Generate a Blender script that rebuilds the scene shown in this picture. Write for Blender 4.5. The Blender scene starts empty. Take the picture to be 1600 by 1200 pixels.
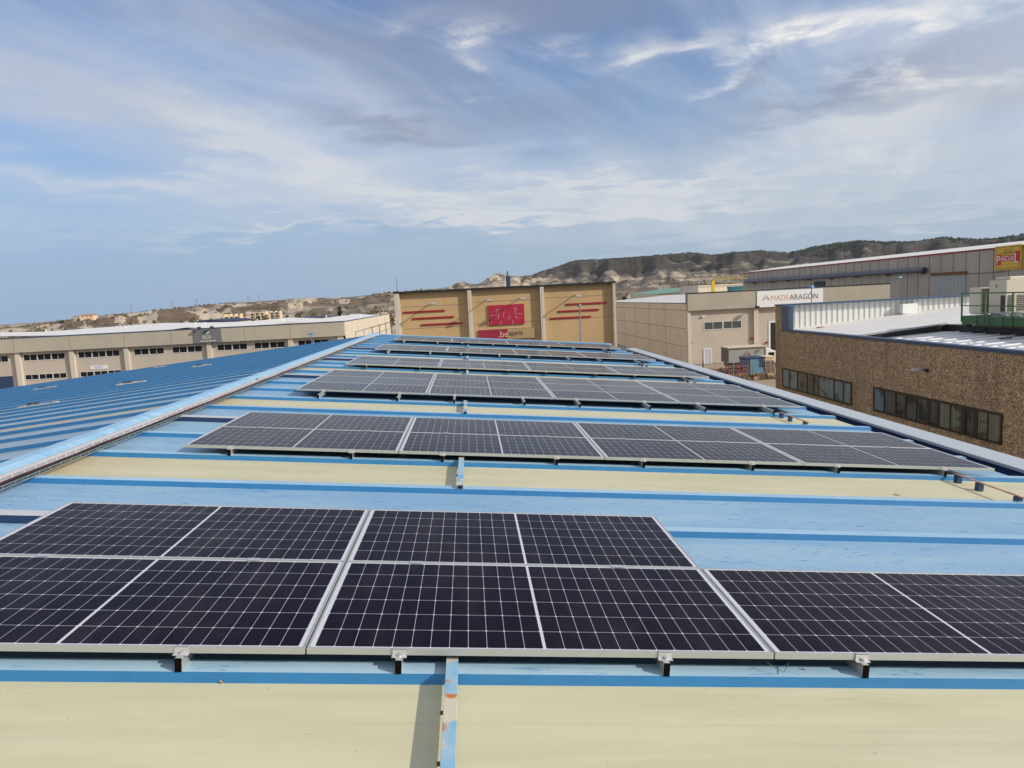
import bpy, math, random
from mathutils import Vector, Matrix, noise
S = bpy.context.scene
COL = S.collection
PI = math.pi
random.seed(11)

# ------------------------------------------------------------------ camera
YAW, PITCH, ROLL, FPX = 0.0562, 0.1204, 0.0498, 1109.86     # solved from the roof grid
def _axes():
    cy, sy = math.cos(YAW), math.sin(YAW)
    f0 = Vector((sy, cy, 0)); r0 = Vector((cy, -sy, 0))
    f = f0*math.cos(PITCH) - Vector((0, 0, 1))*math.sin(PITCH)
    d0 = f.cross(r0)
    r = r0*math.cos(ROLL) + d0*math.sin(ROLL)
    d = d0*math.cos(ROLL) - r0*math.sin(ROLL)
    return r, d, f
CR, CD, CF = _axes()
cam_data = bpy.data.cameras.new("camera")
cam_data.sensor_width = 36.0
cam_data.lens = FPX/1600.0*36.0
cam_data.clip_start = 0.05
cam_data.clip_end = 30000
cam = bpy.data.objects.new("camera", cam_data)
COL.objects.link(cam)
M = Matrix((CR, -CD, -CF)).transposed().to_4x4()
cam.matrix_world = M
S.camera = cam

# ------------------------------------------------------------------ light
SUN_AZ = math.radians(-28)      # from +X towards -Y (behind the viewer, on the right)
SUN_EL = math.radians(28)
sdir = Vector((math.cos(SUN_AZ)*math.cos(SUN_EL), math.sin(SUN_AZ)*math.cos(SUN_EL), math.sin(SUN_EL)))
sun_data = bpy.data.lights.new("sun", 'SUN')
sun_data.energy = 3.7
sun_data.angle = math.radians(0.6)
sun_data.color = (1.0, 0.91, 0.77)
sun = bpy.data.objects.new("sun", sun_data)
COL.objects.link(sun)
sun.rotation_euler = sdir.to_track_quat('Z', 'Y').to_euler()
S.view_settings.view_transform = 'Standard'
S.view_settings.look = 'None'
S.view_settings.exposure = 0.0
S.view_settings.gamma = 1.0
S.cycles.max_bounces = 6
S.cycles.use_denoising = True

def ray(x, y):      # direction seen at a pixel of the 1600 x 1200 photograph (used to survey the place)
    return CF + CR*((x-800)/FPX) + CD*((y-600)/FPX)
def onY(x, y, Y):
    v = ray(x, y); return v*(Y/v.y)
def onX(x, y, X):
    v = ray(x, y); return v*(X/v.x)
def onZ(x, y, Z):
    v = ray(x, y); return v*(Z/v.z)

# ------------------------------------------------------------------ world
W = bpy.data.worlds.new("World")
S.world = W
W.use_nodes = True
nt = W.node_tree
nt.nodes.clear()
def wn(t, **k):
    n = nt.nodes.new(t)
    for a, b in k.items(): setattr(n, a, b)
    return n
def wl(a, b): nt.links.new(a, b)
def wmath(op, a, b=None, c=None, clamp=False):
    n = wn('ShaderNodeMath', operation=op); n.use_clamp = clamp
    for i, v in enumerate((a, b, c)):
        if v is None: continue
        if isinstance(v, (int, float)): n.inputs[i].default_value = v
        else: wl(v, n.inputs[i])
    return n.outputs[0]
sky = wn('ShaderNodeTexSky', sky_type='NISHITA')
sky.sun_disc = False
sky.sun_elevation = SUN_EL
sky.sun_rotation = math.atan2(sdir.x, sdir.y)
sky.altitude = 250
sky.air_density = 1.0
sky.dust_density = 1.4
sky.ozone_density = 1.6
tc = wn('ShaderNodeTexCoord')
sep = wn('ShaderNodeSeparateXYZ'); wl(tc.outputs['Generated'], sep.inputs[0])
dx, dy, dz = sep.outputs
az = wmath('ARCTAN2', dx, dy)
el = wmath('ARCSINE', dz)
zz = wmath('MAXIMUM', wmath('ADD', dz, 0.10), 0.05)
px = wmath('DIVIDE', dx, zz); py = wmath('DIVIDE', dy, zz)
comb = wn('ShaderNodeCombineXYZ'); wl(px, comb.inputs[0]); wl(py, comb.inputs[1])
def wnoise(scale, sx, sy, rot, detail=6, rough=0.55, dist=0.3, off=(0, 0, 0)):
    m0 = wn('ShaderNodeMapping'); m0.inputs['Rotation'].default_value = (0, 0, rot); wl(comb.outputs[0], m0.inputs[0])
    mp = wn('ShaderNodeMapping')
    mp.inputs['Scale'].default_value = (sx, sy, 1)
    mp.inputs['Location'].default_value = off
    wl(m0.outputs[0], mp.inputs[0])
    n = wn('ShaderNodeTexNoise'); n.inputs['Scale'].default_value = scale
    n.inputs['Detail'].default_value = detail; n.inputs['Roughness'].default_value = rough
    n.inputs['Distortion'].default_value = dist
    wl(mp.outputs[0], n.inputs[0])
    return n.outputs[0]
def wramp(v, a, b, smooth=True):
    n = wn('ShaderNodeMapRange'); n.interpolation_type = 'SMOOTHSTEP' if smooth else 'LINEAR'
    wl(v, n.inputs[0]); n.inputs[1].default_value = a; n.inputs[2].default_value = b
    return n.outputs[0]
def wmix(f, a, b):
    n = wn('ShaderNodeMix', data_type='RGBA')
    if isinstance(f, (int, float)): n.inputs[0].default_value = f
    else: wl(f, n.inputs[0])
    for i, v in ((6, a), (7, b)):
        if isinstance(v, tuple): n.inputs[i].default_value = v+(1,)
        else: wl(v, n.inputs[i])
    return n.outputs[2]
n_str = wnoise(1.0, 0.30, 1.25, math.radians(-62), 9, 0.56, 0.5, (.7, .3, 0))                  # long streaks
n_fine = wnoise(3.0, 0.35, 1.2, math.radians(-50), 10, 0.62, 0.9, (3, 1, 0))
n_broad = wnoise(0.55, 1.0, 0.8, math.radians(25), 4, 0.5, 0.2, (7.3, 2.2, 0))
n_puff = wnoise(2.6, 0.8, 1.0, 0.2, 10, 0.62, 0.3, (1.5, 9.2, 0))
warp = wmath('MULTIPLY', wmath('SUBTRACT', n_fine, 0.5), 0.16)
warp2 = wmath('MULTIPLY', wmath('SUBTRACT', n_puff, 0.5), 0.13)
azw = wmath('ADD', az, warp); elw = wmath('ADD', el, warp2)
def blob(x, y, wx, wy, rot=0.0, amp=1.0):
    # a soft cloud patch at a fixed heading and height in the sky
    v = ray(x, y).normalized()
    a0 = math.atan2(v.x, v.y); e0 = math.asin(v.z)
    sx = wx/FPX; sy = wy/FPX
    da = wmath('SUBTRACT', azw, a0); de = wmath('SUBTRACT', elw, e0)
    c, s = math.cos(rot), math.sin(rot)
    u = wmath('ADD', wmath('MULTIPLY', da, c/sx), wmath('MULTIPLY', de, s/sx))
    w = wmath('ADD', wmath('MULTIPLY', da, -s/sy), wmath('MULTIPLY', de, c/sy))
    r2 = wmath('ADD', wmath('MULTIPLY', u, u), wmath('MULTIPLY', w, w))
    return wmath('MULTIPLY', wmath('EXPONENT', wmath('MULTIPLY', r2, -1.0)), amp)
def total(lst):
    t = lst[0]
    for b in lst[1:]: t = wmath('ADD', t, b)
    return t
#CLOUDS
WH = total([blob(700, 42, 70, 20, -.05, .7), blob(745, 52, 40, 12, .2, .5), blob(742, 104, 24, 18, 0, .8), blob(870, 72, 30, 12, 0, .6), blob(905, 88, 20, 7, 0, .4),
            blob(1000, 85, 30, 24, .3, .8), blob(1075, 72, 62, 16, 0.12, .9), blob(1130, 95, 40, 10, 0.1, .4), blob(1200, 68, 34, 15, 0, 1.3), blob(1262, 38, 34, 12, 0.05, 1.3), blob(1340, 36, 60, 17, 0.0, 1.2),
            blob(1325, 68, 38, 12, 0, .7), blob(1430, 60, 110, 40, .05, .75), blob(1545, 60, 90, 50, 0, .6), blob(1160, 122, 42, 9, .35, .6), blob(1400, 12, 160, 16, 0, .4)])
SOFT = total([blob(1330, 240, 460, 60, 0.05, .55), blob(1450, 165, 260, 26, 0.08, .5), blob(960, 296, 420, 17, 0.0, .75), blob(760, 341, 200, 9, 0, .85),
              blob(1000, 336, 330, 10, 0, .5), blob(230, 278, 330, 17, 0.05, .5), blob(520, 300, 260, 18, 0.0, .45), blob(250, 180, 420, 40, -.2, .42),
              blob(120, 345, 380, 22, 0, .28), blob(420, 355, 160, 9, 0.1, .4), blob(1350, 338, 420, 16, 0, .45), blob(1300, 300, 500, 14, 0, .35), blob(520, 125, 260, 26, -.45, .3), blob(380, 215, 240, 20, -.35, .35),
              blob(100, 60, 300, 40, -.3, .18)])
DK = total([blob(830, 15, 240, 40, 0, .75), blob(700, 150, 240, 30, -.25, .5), blob(590, 185, 150, 18, -.2, .45), blob(560, 60, 200, 26, -.2, .42), blob(250, 25, 260, 30, -.1, .35),
            blob(1195, 118, 38, 15, .7, .75), blob(1150, 140, 60, 8, .5, .4), blob(1400, 125, 200, 26, .12, 1.0), blob(1560, 135, 90, 24, .1, .6), blob(1300, 150, 90, 9, .2, .4),
            blob(60, 120, 200, 46, -.2, .35), blob(640, 200, 150, 18, -.1, .4), blob(900, 150, 110, 26, .1, .35)])
streak = wramp(n_str, 0.40, 0.64)
fine = wramp(n_fine, 0.38, 0.68)
puff = wramp(n_puff, 0.38, 0.66)
elev_up = wramp(el, 0.05, 0.28)
veil = wmath('MULTIPLY', wmath('ADD', wmath('MULTIPLY', streak, 0.55), wmath('MULTIPLY', fine, 0.30)), wmath('ADD', wmath('MULTIPLY', elev_up, 0.82), 0.10), clamp=True)
skyc = wn('ShaderNodeVectorMath', operation='MULTIPLY')
wl(sky.outputs[0], skyc.inputs[0]); skyc.inputs[1].default_value = (0.098, 0.112, 0.142)
low = wmix(wramp(az, -.75, .6), (0.32, 0.465, 0.68), (0.40, 0.51, 0.63))
c0 = wmix(wramp(el, -.05, .42), low, skyc.outputs[0])
c = wmix(veil, c0, (0.52, 0.60, 0.75))
softf = wmath('MULTIPLY', SOFT, wmath('ADD', wmath('MULTIPLY', streak, .5), .7), clamp=True)
softf = wmath('MULTIPLY', softf, .98, clamp=True)
c = wmix(softf, c, (0.68, 0.71, 0.76))
dkf = wmath('MULTIPLY', DK, wmath('ADD', wmath('MULTIPLY', wramp(n_broad, .3, .7), .6), .6), clamp=True)
dkf = wmath('MULTIPLY', dkf, .82)
c = wmix(dkf, c, (0.26, 0.305, 0.42))
whf = wmath('MULTIPLY', WH, wmath('ADD', wmath('MULTIPLY', puff, .95), .12), clamp=True)
c = wmix(whf, c, (0.90, 0.88, 0.85))
back = wmath('MULTIPLY', wramp(wmath('ABSOLUTE', az), .85, 1.5), .68)      # bright cloud added out of view, beside and behind, as fill light
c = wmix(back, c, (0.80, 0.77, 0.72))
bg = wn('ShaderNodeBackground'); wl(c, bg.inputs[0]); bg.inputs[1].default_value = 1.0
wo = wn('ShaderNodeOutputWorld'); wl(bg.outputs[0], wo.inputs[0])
W.cycles.sampling_method = 'AUTOMATIC'

# ------------------------------------------------------------------ helpers
def tag(o, label=None, cat=None, group=None, kind=None):
    if label: o['label'] = label
    if cat: o['category'] = cat
    if group: o['group'] = group
    if kind: o['kind'] = kind
    return o
def empty(name, loc, label, cat, group=None, rot=(0, 0, 0)):
    o = bpy.data.objects.new(name, None)
    o.empty_display_size = 0.2
    COL.objects.link(o); o.location = loc; o.rotation_euler = rot
    return tag(o, label, cat, group)
def origin_of(o):
    p = Vector((0, 0, 0))
    while o is not None:
        p += o.location; o = o.parent
    return p
class MB:
    def __init__(s): s.v = []; s.f = []; s.m = []; s.mi = 0
    def quad(s, a, b, c, d):
        n = len(s.v); s.v += [tuple(a), tuple(b), tuple(c), tuple(d)]; s.f.append((n, n+1, n+2, n+3)); s.m.append(s.mi); return s
    def poly(s, pts):
        n = len(s.v); s.v += [tuple(p) for p in pts]; s.f.append(tuple(range(n, n+len(pts)))); s.m.append(s.mi); return s
    def hexa(s, p):     # 8 points: bottom 4 (ccw), top 4
        n = len(s.v); s.v += [tuple(q) for q in p]
        for f in ((3, 2, 1, 0), (4, 5, 6, 7), (0, 1, 5, 4), (1, 2, 6, 5), (2, 3, 7, 6), (3, 0, 4, 7)):
            s.f.append(tuple(n+i for i in f)); s.m.append(s.mi)
        return s
    def box(s, x0, x1, y0, y1, z0, z1, T=None):
        p = [(x0, y0, z0), (x1, y0, z0), (x1, y1, z0), (x0, y1, z0), (x0, y0, z1), (x1, y0, z1), (x1, y1, z1), (x0, y1, z1)]
        if T: p = [T(*q) for q in p]
        return s.hexa(p)
    def prism(s, a, b):     # two matching polygons
        n = len(s.v); k = len(a); s.v += [tuple(q) for q in a]+[tuple(q) for q in b]
        s.f.append(tuple(n+i for i in range(k))[::-1]); s.m.append(s.mi)
        s.f.append(tuple(n+k+i for i in range(k))); s.m.append(s.mi)
        for i in range(k):
            j = (i+1) % k
            s.f.append((n+i, n+j, n+k+j, n+k+i)); s.m.append(s.mi)
        return s
    def tube(s, pts, r, n=8, r2=None):
        pts = [Vector(p) for p in pts]; base = len(s.v); K = len(pts)
        for i, p in enumerate(pts):
            t = (pts[min(i+1, K-1)]-pts[max(i-1, 0)]).normalized()
            a = t.cross(Vector((0, 0, 1)))
            if a.length < 1e-3: a = t.cross(Vector((1, 0, 0)))
            a.normalize(); b = t.cross(a)
            rr = r if r2 is None else r+(r2-r)*i/(K-1)
            for j in range(n):
                q = p+a*math.cos(2*PI*j/n)*rr+b*math.sin(2*PI*j/n)*rr
                s.v.append(tuple(q))
        for i in range(K-1):
            for j in range(n):
                k = (j+1) % n
                s.f.append((base+i*n+j, base+i*n+k, base+(i+1)*n+k, base+(i+1)*n+j)); s.m.append(s.mi)
        s.f.append(tuple(base+j for j in range(n))[::-1]); s.m.append(s.mi)
        s.f.append(tuple(base+(K-1)*n+j for j in range(n))); s.m.append(s.mi)
        return s
    def build(s, name, mats, parent=None, world=True, smooth=False, fix=True, bevel=0):
        me = bpy.data.meshes.new(name)
        off = origin_of(parent) if (parent is not None and world) else Vector((0, 0, 0))
        me.from_pydata([(q[0]-off.x, q[1]-off.y, q[2]-off.z) for q in s.v], [], s.f)
        if not isinstance(mats, (list, tuple)): mats = [mats]
        for m in mats: me.materials.append(m)
        if len(mats) > 1:
            for p, i in zip(me.polygons, s.m): p.material_index = i
        if smooth:
            for p in me.polygons: p.use_smooth = True
        if fix:
            import bmesh
            bm = bmesh.new(); bm.from_mesh(me); bmesh.ops.recalc_face_normals(bm, faces=bm.faces); bm.to_mesh(me); bm.free()
        me.update()
        o = bpy.data.objects.new(name, me); COL.objects.link(o)
        if bevel:
            b = o.modifiers.new('bevel', 'BEVEL'); b.width = bevel; b.segments = 2; b.limit_method = 'ANGLE'
        if parent is not None: o.parent = parent
        return o
def thing_mesh(mb, name, mat, label, cat, group=None, kind=None, **k):
    o = mb.build(name, mat, None, **k); return tag(o, label, cat, group, kind)
def copy_tree(o, parent=None):
    c = o.copy(); COL.objects.link(c); c.parent = parent
    for ch in list(KIDS.get(o.name, [])): 
        copy_tree(ch, c)
    return c
KIDS = {}
def register_kids(root):
    def rec(o):
        ks = [q for q in COL.objects if q.parent == o]
        KIDS[o.name] = ks
        for q in ks: rec(q)
    rec(root)
def text_mesh(name, body, mat, parent, loc, size, rotx=PI/2, rotz=0, ext=0.01, align='CENTER', sx=1.0, offset=0.0, space=1.0):
    cu = bpy.data.curves.new(name, 'FONT'); cu.body = body; cu.size = size; cu.extrude = ext
    cu.align_x = align; cu.align_y = 'CENTER'; cu.offset = offset; cu.space_character = space
    t = bpy.data.objects.new(name+'_tmp', cu); COL.objects.link(t)
    bpy.context.view_layer.update()
    dg = bpy.context.evaluated_depsgraph_get()
    me = bpy.data.meshes.new_from_object(t.evaluated_get(dg))
    bpy.data.objects.remove(t)
    o = bpy.data.objects.new(name, me); COL.objects.link(o)
    me.materials.clear(); me.materials.append(mat)
    o.rotation_euler = (rotx, 0, rotz); o.scale = (sx, 1, 1)
    if parent is not None:
        o.parent = parent; o.location = Vector(loc)-origin_of(parent)
    else: o.location = loc
    return o

# ------------------------------------------------------------------ materials
def mat(name, col, rough=0.6, metal=0.0, spec=0.5, var=0.0, vscale=3.0, bump=0.0, bscale=20.0, coat=0.0):
    m = bpy.data.materials.new(name); m.use_nodes = True
    n = m.node_tree; b = n.nodes['Principled BSDF']
    b.inputs['Base Color'].default_value = (*col, 1); b.inputs['Roughness'].default_value = rough
    b.inputs['Metallic'].default_value = metal; b.inputs['Specular IOR Level'].default_value = spec
    b.inputs['Coat Weight'].default_value = coat
    tcn = n.nodes.new('ShaderNodeTexCoord')
    if var > 0:
        no = n.nodes.new('ShaderNodeTexNoise'); no.inputs['Scale'].default_value = vscale; no.inputs['Detail'].default_value = 8
        no.inputs['Roughness'].default_value = 0.65
        n.links.new(tcn.outputs['Object'], no.inputs[0])
        mr = n.nodes.new('ShaderNodeMapRange'); mr.inputs[1].default_value = 0.25; mr.inputs[2].default_value = 0.75
        mr.inputs[3].default_value = 1-var; mr.inputs[4].default_value = 1+var*0.6
        n.links.new(no.outputs[0], mr.inputs[0])
        mx = n.nodes.new('ShaderNodeVectorMath'); mx.operation = 'SCALE'; mx.inputs[0].default_value = col
        n.links.new(mr.outputs[0], mx.inputs['Scale']); n.links.new(mx.outputs[0], b.inputs['Base Color'])
    if bump > 0:
        no2 = n.nodes.new('ShaderNodeTexNoise'); no2.inputs['Scale'].default_value = bscale; no2.inputs['Detail'].default_value = 6
        n.links.new(tcn.outputs['Object'], no2.inputs[0])
        bp = n.nodes.new('ShaderNodeBump'); bp.inputs['Strength'].default_value = bump; bp.inputs['Distance'].default_value = 0.02
        n.links.new(no2.outputs[0], bp.inputs['Height']); n.links.new(bp.outputs[0], b.inputs['Normal'])
    return m
class NT:       # small node helper for the richer materials
    def __init__(s, name, rough=0.6, metal=0.0, spec=0.5):
        s.m = bpy.data.materials.new(name); s.m.use_nodes = True; s.n = s.m.node_tree; s.b = s.n.nodes['Principled BSDF']
        s.b.inputs['Roughness'].default_value = rough; s.b.inputs['Metallic'].default_value = metal
        s.b.inputs['Specular IOR Level'].default_value = spec
        s.tc = s.n.nodes.new('ShaderNodeTexCoord')
        s.geo = None
    def pos(s):
        if s.geo is None: s.geo = s.n.nodes.new('ShaderNodeNewGeometry')
        return s.geo.outputs['Position']
    def link(s, a, b): s.n.links.new(a, b)
    def mapping(s, src, scale=(1, 1, 1), rot=(0, 0, 0), loc=(0, 0, 0)):
        q = s.n.nodes.new('ShaderNodeMapping'); q.inputs['Scale'].default_value = scale
        q.inputs['Rotation'].default_value = rot; q.inputs['Location'].default_value = loc
        s.link(src, q.inputs[0]); return q.outputs[0]
    def noise(s, src, scale, detail=8, rough=0.6, dist=0.0, col=False):
        q = s.n.nodes.new('ShaderNodeTexNoise'); q.inputs['Scale'].default_value = scale; q.inputs['Detail'].default_value = detail
        q.inputs['Roughness'].default_value = rough; q.inputs['Distortion'].default_value = dist
        s.link(src, q.inputs[0]); return q.outputs[1 if col else 0]
    def voro(s, src, scale, out=0, feature='F1', rnd=1.0):
        q = s.n.nodes.new('ShaderNodeTexVoronoi'); q.feature = feature; q.inputs['Scale'].default_value = scale
        q.inputs['Randomness'].default_value = rnd
        s.link(src, q.inputs[0]); return q.outputs[out]
    def math(s, op, a, b=None, c=None, clamp=False):
        q = s.n.nodes.new('ShaderNodeMath'); q.operation = op; q.use_clamp = clamp
        for i, v in enumerate((a, b, c)):
            if v is None: continue
            if isinstance(v, (int, float)): q.inputs[i].default_value = v
            else: s.link(v, q.inputs[i])
        return q.outputs[0]
    def ramp(s, v, a, b, lo=0.0, hi=1.0, smooth=True):
        q = s.n.nodes.new('ShaderNodeMapRange'); q.interpolation_type = 'SMOOTHSTEP' if smooth else 'LINEAR'
        s.link(v, q.inputs[0])
        for i, w in ((1, a), (2, b), (3, lo), (4, hi)): q.inputs[i].default_value = w
        return q.outputs[0]
    def mix(s, f, a, b, blend='MIX'):
        q = s.n.nodes.new('ShaderNodeMix'); q.data_type = 'RGBA'; q.blend_type = blend
        if isinstance(f, (int, float)): q.inputs[0].default_value = f
        else: s.link(f, q.inputs[0])
        for i, v in ((6, a), (7, b)):
            if isinstance(v, tuple): q.inputs[i].default_value = v+(1,)
            else: s.link(v, q.inputs[i])
        return q.outputs[2]
    def sep(s, src):
        q = s.n.nodes.new('ShaderNodeSeparateXYZ'); s.link(src, q.inputs[0]); return q.outputs
    def base(s, c): s.link(c, s.b.inputs['Base Color']); return s
    def rough(s, r): s.link(r, s.b.inputs['Roughness']); return s
    def bump(s, h, strength=0.3, dist=0.01):
        q = s.n.nodes.new('ShaderNodeBump'); q.inputs['Strength'].default_value = strength; q.inputs['Distance'].default_value = dist
        s.link(h, q.inputs['Height']); s.link(q.outputs[0], s.b.inputs['Normal']); return s

# faded blue sheet metal with scuffs of the stronger paint below
def faded_blue(name, base_c, deep, chalk, amount=0.5):
    t = NT(name, 0.45)
    P = t.pos()
    p1 = t.mapping(P, (0.35, 2.2, 1))
    n1 = t.noise(p1, 1.6, 9, 0.62, 0.6)
    n2 = t.noise(t.mapping(P, (0.8, 5.0, 1), (0, 0, .25)), 4.5, 10, 0.72, 1.6)
    n3 = t.noise(t.mapping(P, (2.5, 6, 1)), 9, 6, 0.7, 0.3)
    n4 = t.noise(P, 0.35, 3, 0.5)
    c = t.mix(t.ramp(n1, .3, .7), base_c, chalk)
    c = t.mix(t.math('MULTIPLY', t.ramp(n4, .4, .65), 0.35), c, tuple(x*.86 for x in base_c))
    scr = t.math('MULTIPLY', t.ramp(n2, .56, .62), t.ramp(n3, .40, .54))
    c = t.mix(t.math('MULTIPLY', scr, amount), c, deep)
    dirt = t.math('MULTIPLY', t.ramp(t.noise(P, 26, 4, .6), .66, .74), .35)
    c = t.mix(dirt, c, (.16, .20, .24))
    t.base(c); t.rough(t.ramp(n1, .3, .7, .38, .58))
    t.bump(n4, .25, .03)
    return t.m
M_PAN = faded_blue('faded blue sheet', (.235, .415, .62), (.055, .21, .47), (.32, .48, .62), 1.0)
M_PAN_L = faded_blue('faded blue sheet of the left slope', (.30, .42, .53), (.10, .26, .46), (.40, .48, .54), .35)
M_RIBTOP = faded_blue('faded blue seam top', (.30, .51, .70), (.10, .30, .56), (.40, .58, .72), .8)
M_RIBSIDE = mat('strong blue seam side', (.028, .185, .42), .4, var=.12, vscale=6)
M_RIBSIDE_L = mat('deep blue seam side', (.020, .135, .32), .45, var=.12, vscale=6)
M_CAP = faded_blue('ridge cap blue', (.27, .50, .72), (.08, .30, .60), (.40, .60, .76), .9)
M_NAVY = mat('navy trim', (.018, .045, .12), .45, var=.1, vscale=4)
M_EDGE = mat('near black edge trim', (.010, .014, .014), .6)
M_NAVYTRIM = mat('slate blue trim', (.035, .075, .15), .45, var=.15, vscale=2)
M_COPING = faded_blue('pale coping', (.48, .53, .58), (.30, .42, .60), (.54, .57, .60), .35)
M_GREYCAP = mat('pale grey closure', (.44, .43, .46), .6, var=.08, vscale=4)
t = NT('cream translucent sheet', .5); P = t.pos()
n1 = t.noise(t.mapping(P, (.5, 3.2, 1)), 1.3, 9, .62, .4)
n2 = t.noise(t.mapping(P, (.4, 9, 1)), 5.5, 8, .7, .2)
n3 = t.noise(P, 44, 3, .5)
c = t.mix(t.ramp(n1, .3, .72), (.56, .535, .355), (.64, .61, .42))
c = t.mix(t.math('MULTIPLY', t.ramp(n2, .55, .72), .28), c, (.46, .40, .25))
c = t.mix(t.math('MULTIPLY', t.ramp(n3, .70, .76), .4), c, (.2, .17, .11))
sx_, sy_, sz_ = t.sep(P)
edge = t.ramp(sx_, -3.9, -2.6, 1, 0)
c = t.mix(t.math('MULTIPLY', edge, .5), c, (.55, .42, .24))
run = t.noise(t.mapping(P, (.12, 14, 1)), 2.2, 6, .6, .1)      # faint dirt runs down the slope
c = t.mix(t.math('MULTIPLY', t.ramp(run, .52, .74), .20), c, (.40, .37, .25))
t.base(c); t.bump(n1, .15, .02); M_CREAM = t.m
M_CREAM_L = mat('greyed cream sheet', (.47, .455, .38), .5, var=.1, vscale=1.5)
M_ALU = mat('anodised aluminium', (.45, .475, .46), .38, 0.35, var=.06, vscale=8)
M_ALU2 = mat('bright clamp aluminium', (.70, .70, .72), .3, 0.6)
M_BLACK = mat('black plastic', (.012, .012, .013), .5)
M_ENDSHADE = mat('hollow end shade', (.003, .003, .003), .9, spec=.1)
M_DARKMETAL = mat('dark steel', (.06, .06, .065), .45, .4)
M_GALV = mat('galvanised steel', (.46, .46, .48), .4, .5, var=.1, vscale=9)
M_PIPE = mat('grey conduit', (.55, .55, .58), .45)
M_LAMPGREY = mat('slate lamp grey', (.13, .17, .24), .5)
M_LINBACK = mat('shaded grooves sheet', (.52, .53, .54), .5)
M_RUST = mat('rust', (.17, .075, .03), .85, var=.3, vscale=20)
M_REDCABLE = mat('red cable', (.10, .025, .02), .5)
M_GREENCABLE = mat('green cable', (.06, .14, .06), .5)
# solar glass: 24 x 6 half cells drawn from the panel's own UV
def solar_mat():
    t = NT('solar cells under glass', .16, 0, .22)
    uv = t.tc.outputs['UV']; u, v, _ = t.sep(uv)       # metres on the panel, u 0..2.105, v 0..1.04
    uc = t.math('SUBTRACT', t.math('ABSOLUTE', t.math('SUBTRACT', u, 1.059)), 0.0065)
    cw = .0851; ch = .1675
    fu = t.math('DIVIDE', uc, cw); fv = t.math('DIVIDE', t.math('SUBTRACT', v, .0205), ch)
    du = t.math('MULTIPLY', t.math('ABSOLUTE', t.math('SUBTRACT', t.math('FRACT', t.math('ADD', fu, .5)), .5)), cw)
    dv = t.math('MULTIPLY', t.math('ABSOLUTE', t.math('SUBTRACT', t.math('FRACT', t.math('ADD', fv, .5)), .5)), ch)
    lu = t.math('LESS_THAN', du, .0009); lv = t.math('LESS_THAN', dv, .0011)
    dia = t.math('LESS_THAN', t.math('ADD', du, dv), .0075)
    mid = t.math('LESS_THAN', uc, .0)
    out = t.math('MAXIMUM', t.math('GREATER_THAN', uc, cw*12), t.math('MAXIMUM', t.math('LESS_THAN', fv, 0), t.math('GREATER_THAN', fv, 6)))
    line = t.math('MAXIMUM', t.math('MAXIMUM', lu, lv), t.math('MAXIMUM', dia, t.math('MAXIMUM', mid, out)))
    bb = t.math('LESS_THAN', t.math('ABSOLUTE', t.math('SUBTRACT', t.math('FRACT', t.math('MULTIPLY', fv, 9)), .5)), .035)
    cellid = t.n.nodes.new('ShaderNodeTexWhiteNoise'); cellid.noise_dimensions = '2D'
    cmb = t.n.nodes.new('ShaderNodeCombineXYZ'); t.link(t.math('FLOOR', t.math('DIVIDE', u, cw)), cmb.inputs[0]); t.link(t.math('FLOOR', fv), cmb.inputs[1])
    t.link(cmb.outputs[0], cellid.inputs[0])
    c = t.mix(cellid.outputs[0], (.006, .0028, .0085), (.010, .005, .0125))
    c = t.mix(t.math('MULTIPLY', bb, .30), c, (.12, .12, .15))
    c = t.mix(line, c, (.60, .60, .66))
    dust = t.noise(t.tc.outputs['Object'], 55, 5, .75)
    P = t.pos()
    streak = t.noise(t.mapping(P, (5, 1, 1)), 6, 8, .7, .5)
    d = t.math('MULTIPLY', t.ramp(dust, .69, .77), .30)
    d2 = t.math('MULTIPLY', t.ramp(streak, .60, .80), .02)
    c = t.mix(t.math('ADD', d, d2), c, (.30, .29, .27))
    oi = t.n.nodes.new('ShaderNodeObjectInfo'); rn_ = oi.outputs['Random']
    film = t.math('MULTIPLY', t.ramp(t.noise(t.mapping(P, (2.2, .8, 1)), 1.6, 7, .65, .4), .42, .72), t.math('ADD', .010, t.math('MULTIPLY', rn_, .022)))
    c = t.mix(film, c, (.45, .42, .40))
    t.base(c)
    t.rough(t.math('ADD', t.ramp(streak, .35, .7, .10, .20), t.math('MULTIPLY', rn_, .07)))
    t.b.inputs['IOR'].default_value = 1.22
    t.b.inputs['Sheen Weight'].default_value = .13; t.b.inputs['Sheen Roughness'].default_value = .16      # fine dust film
    return t.m
M_CELL = solar_mat()
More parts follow.
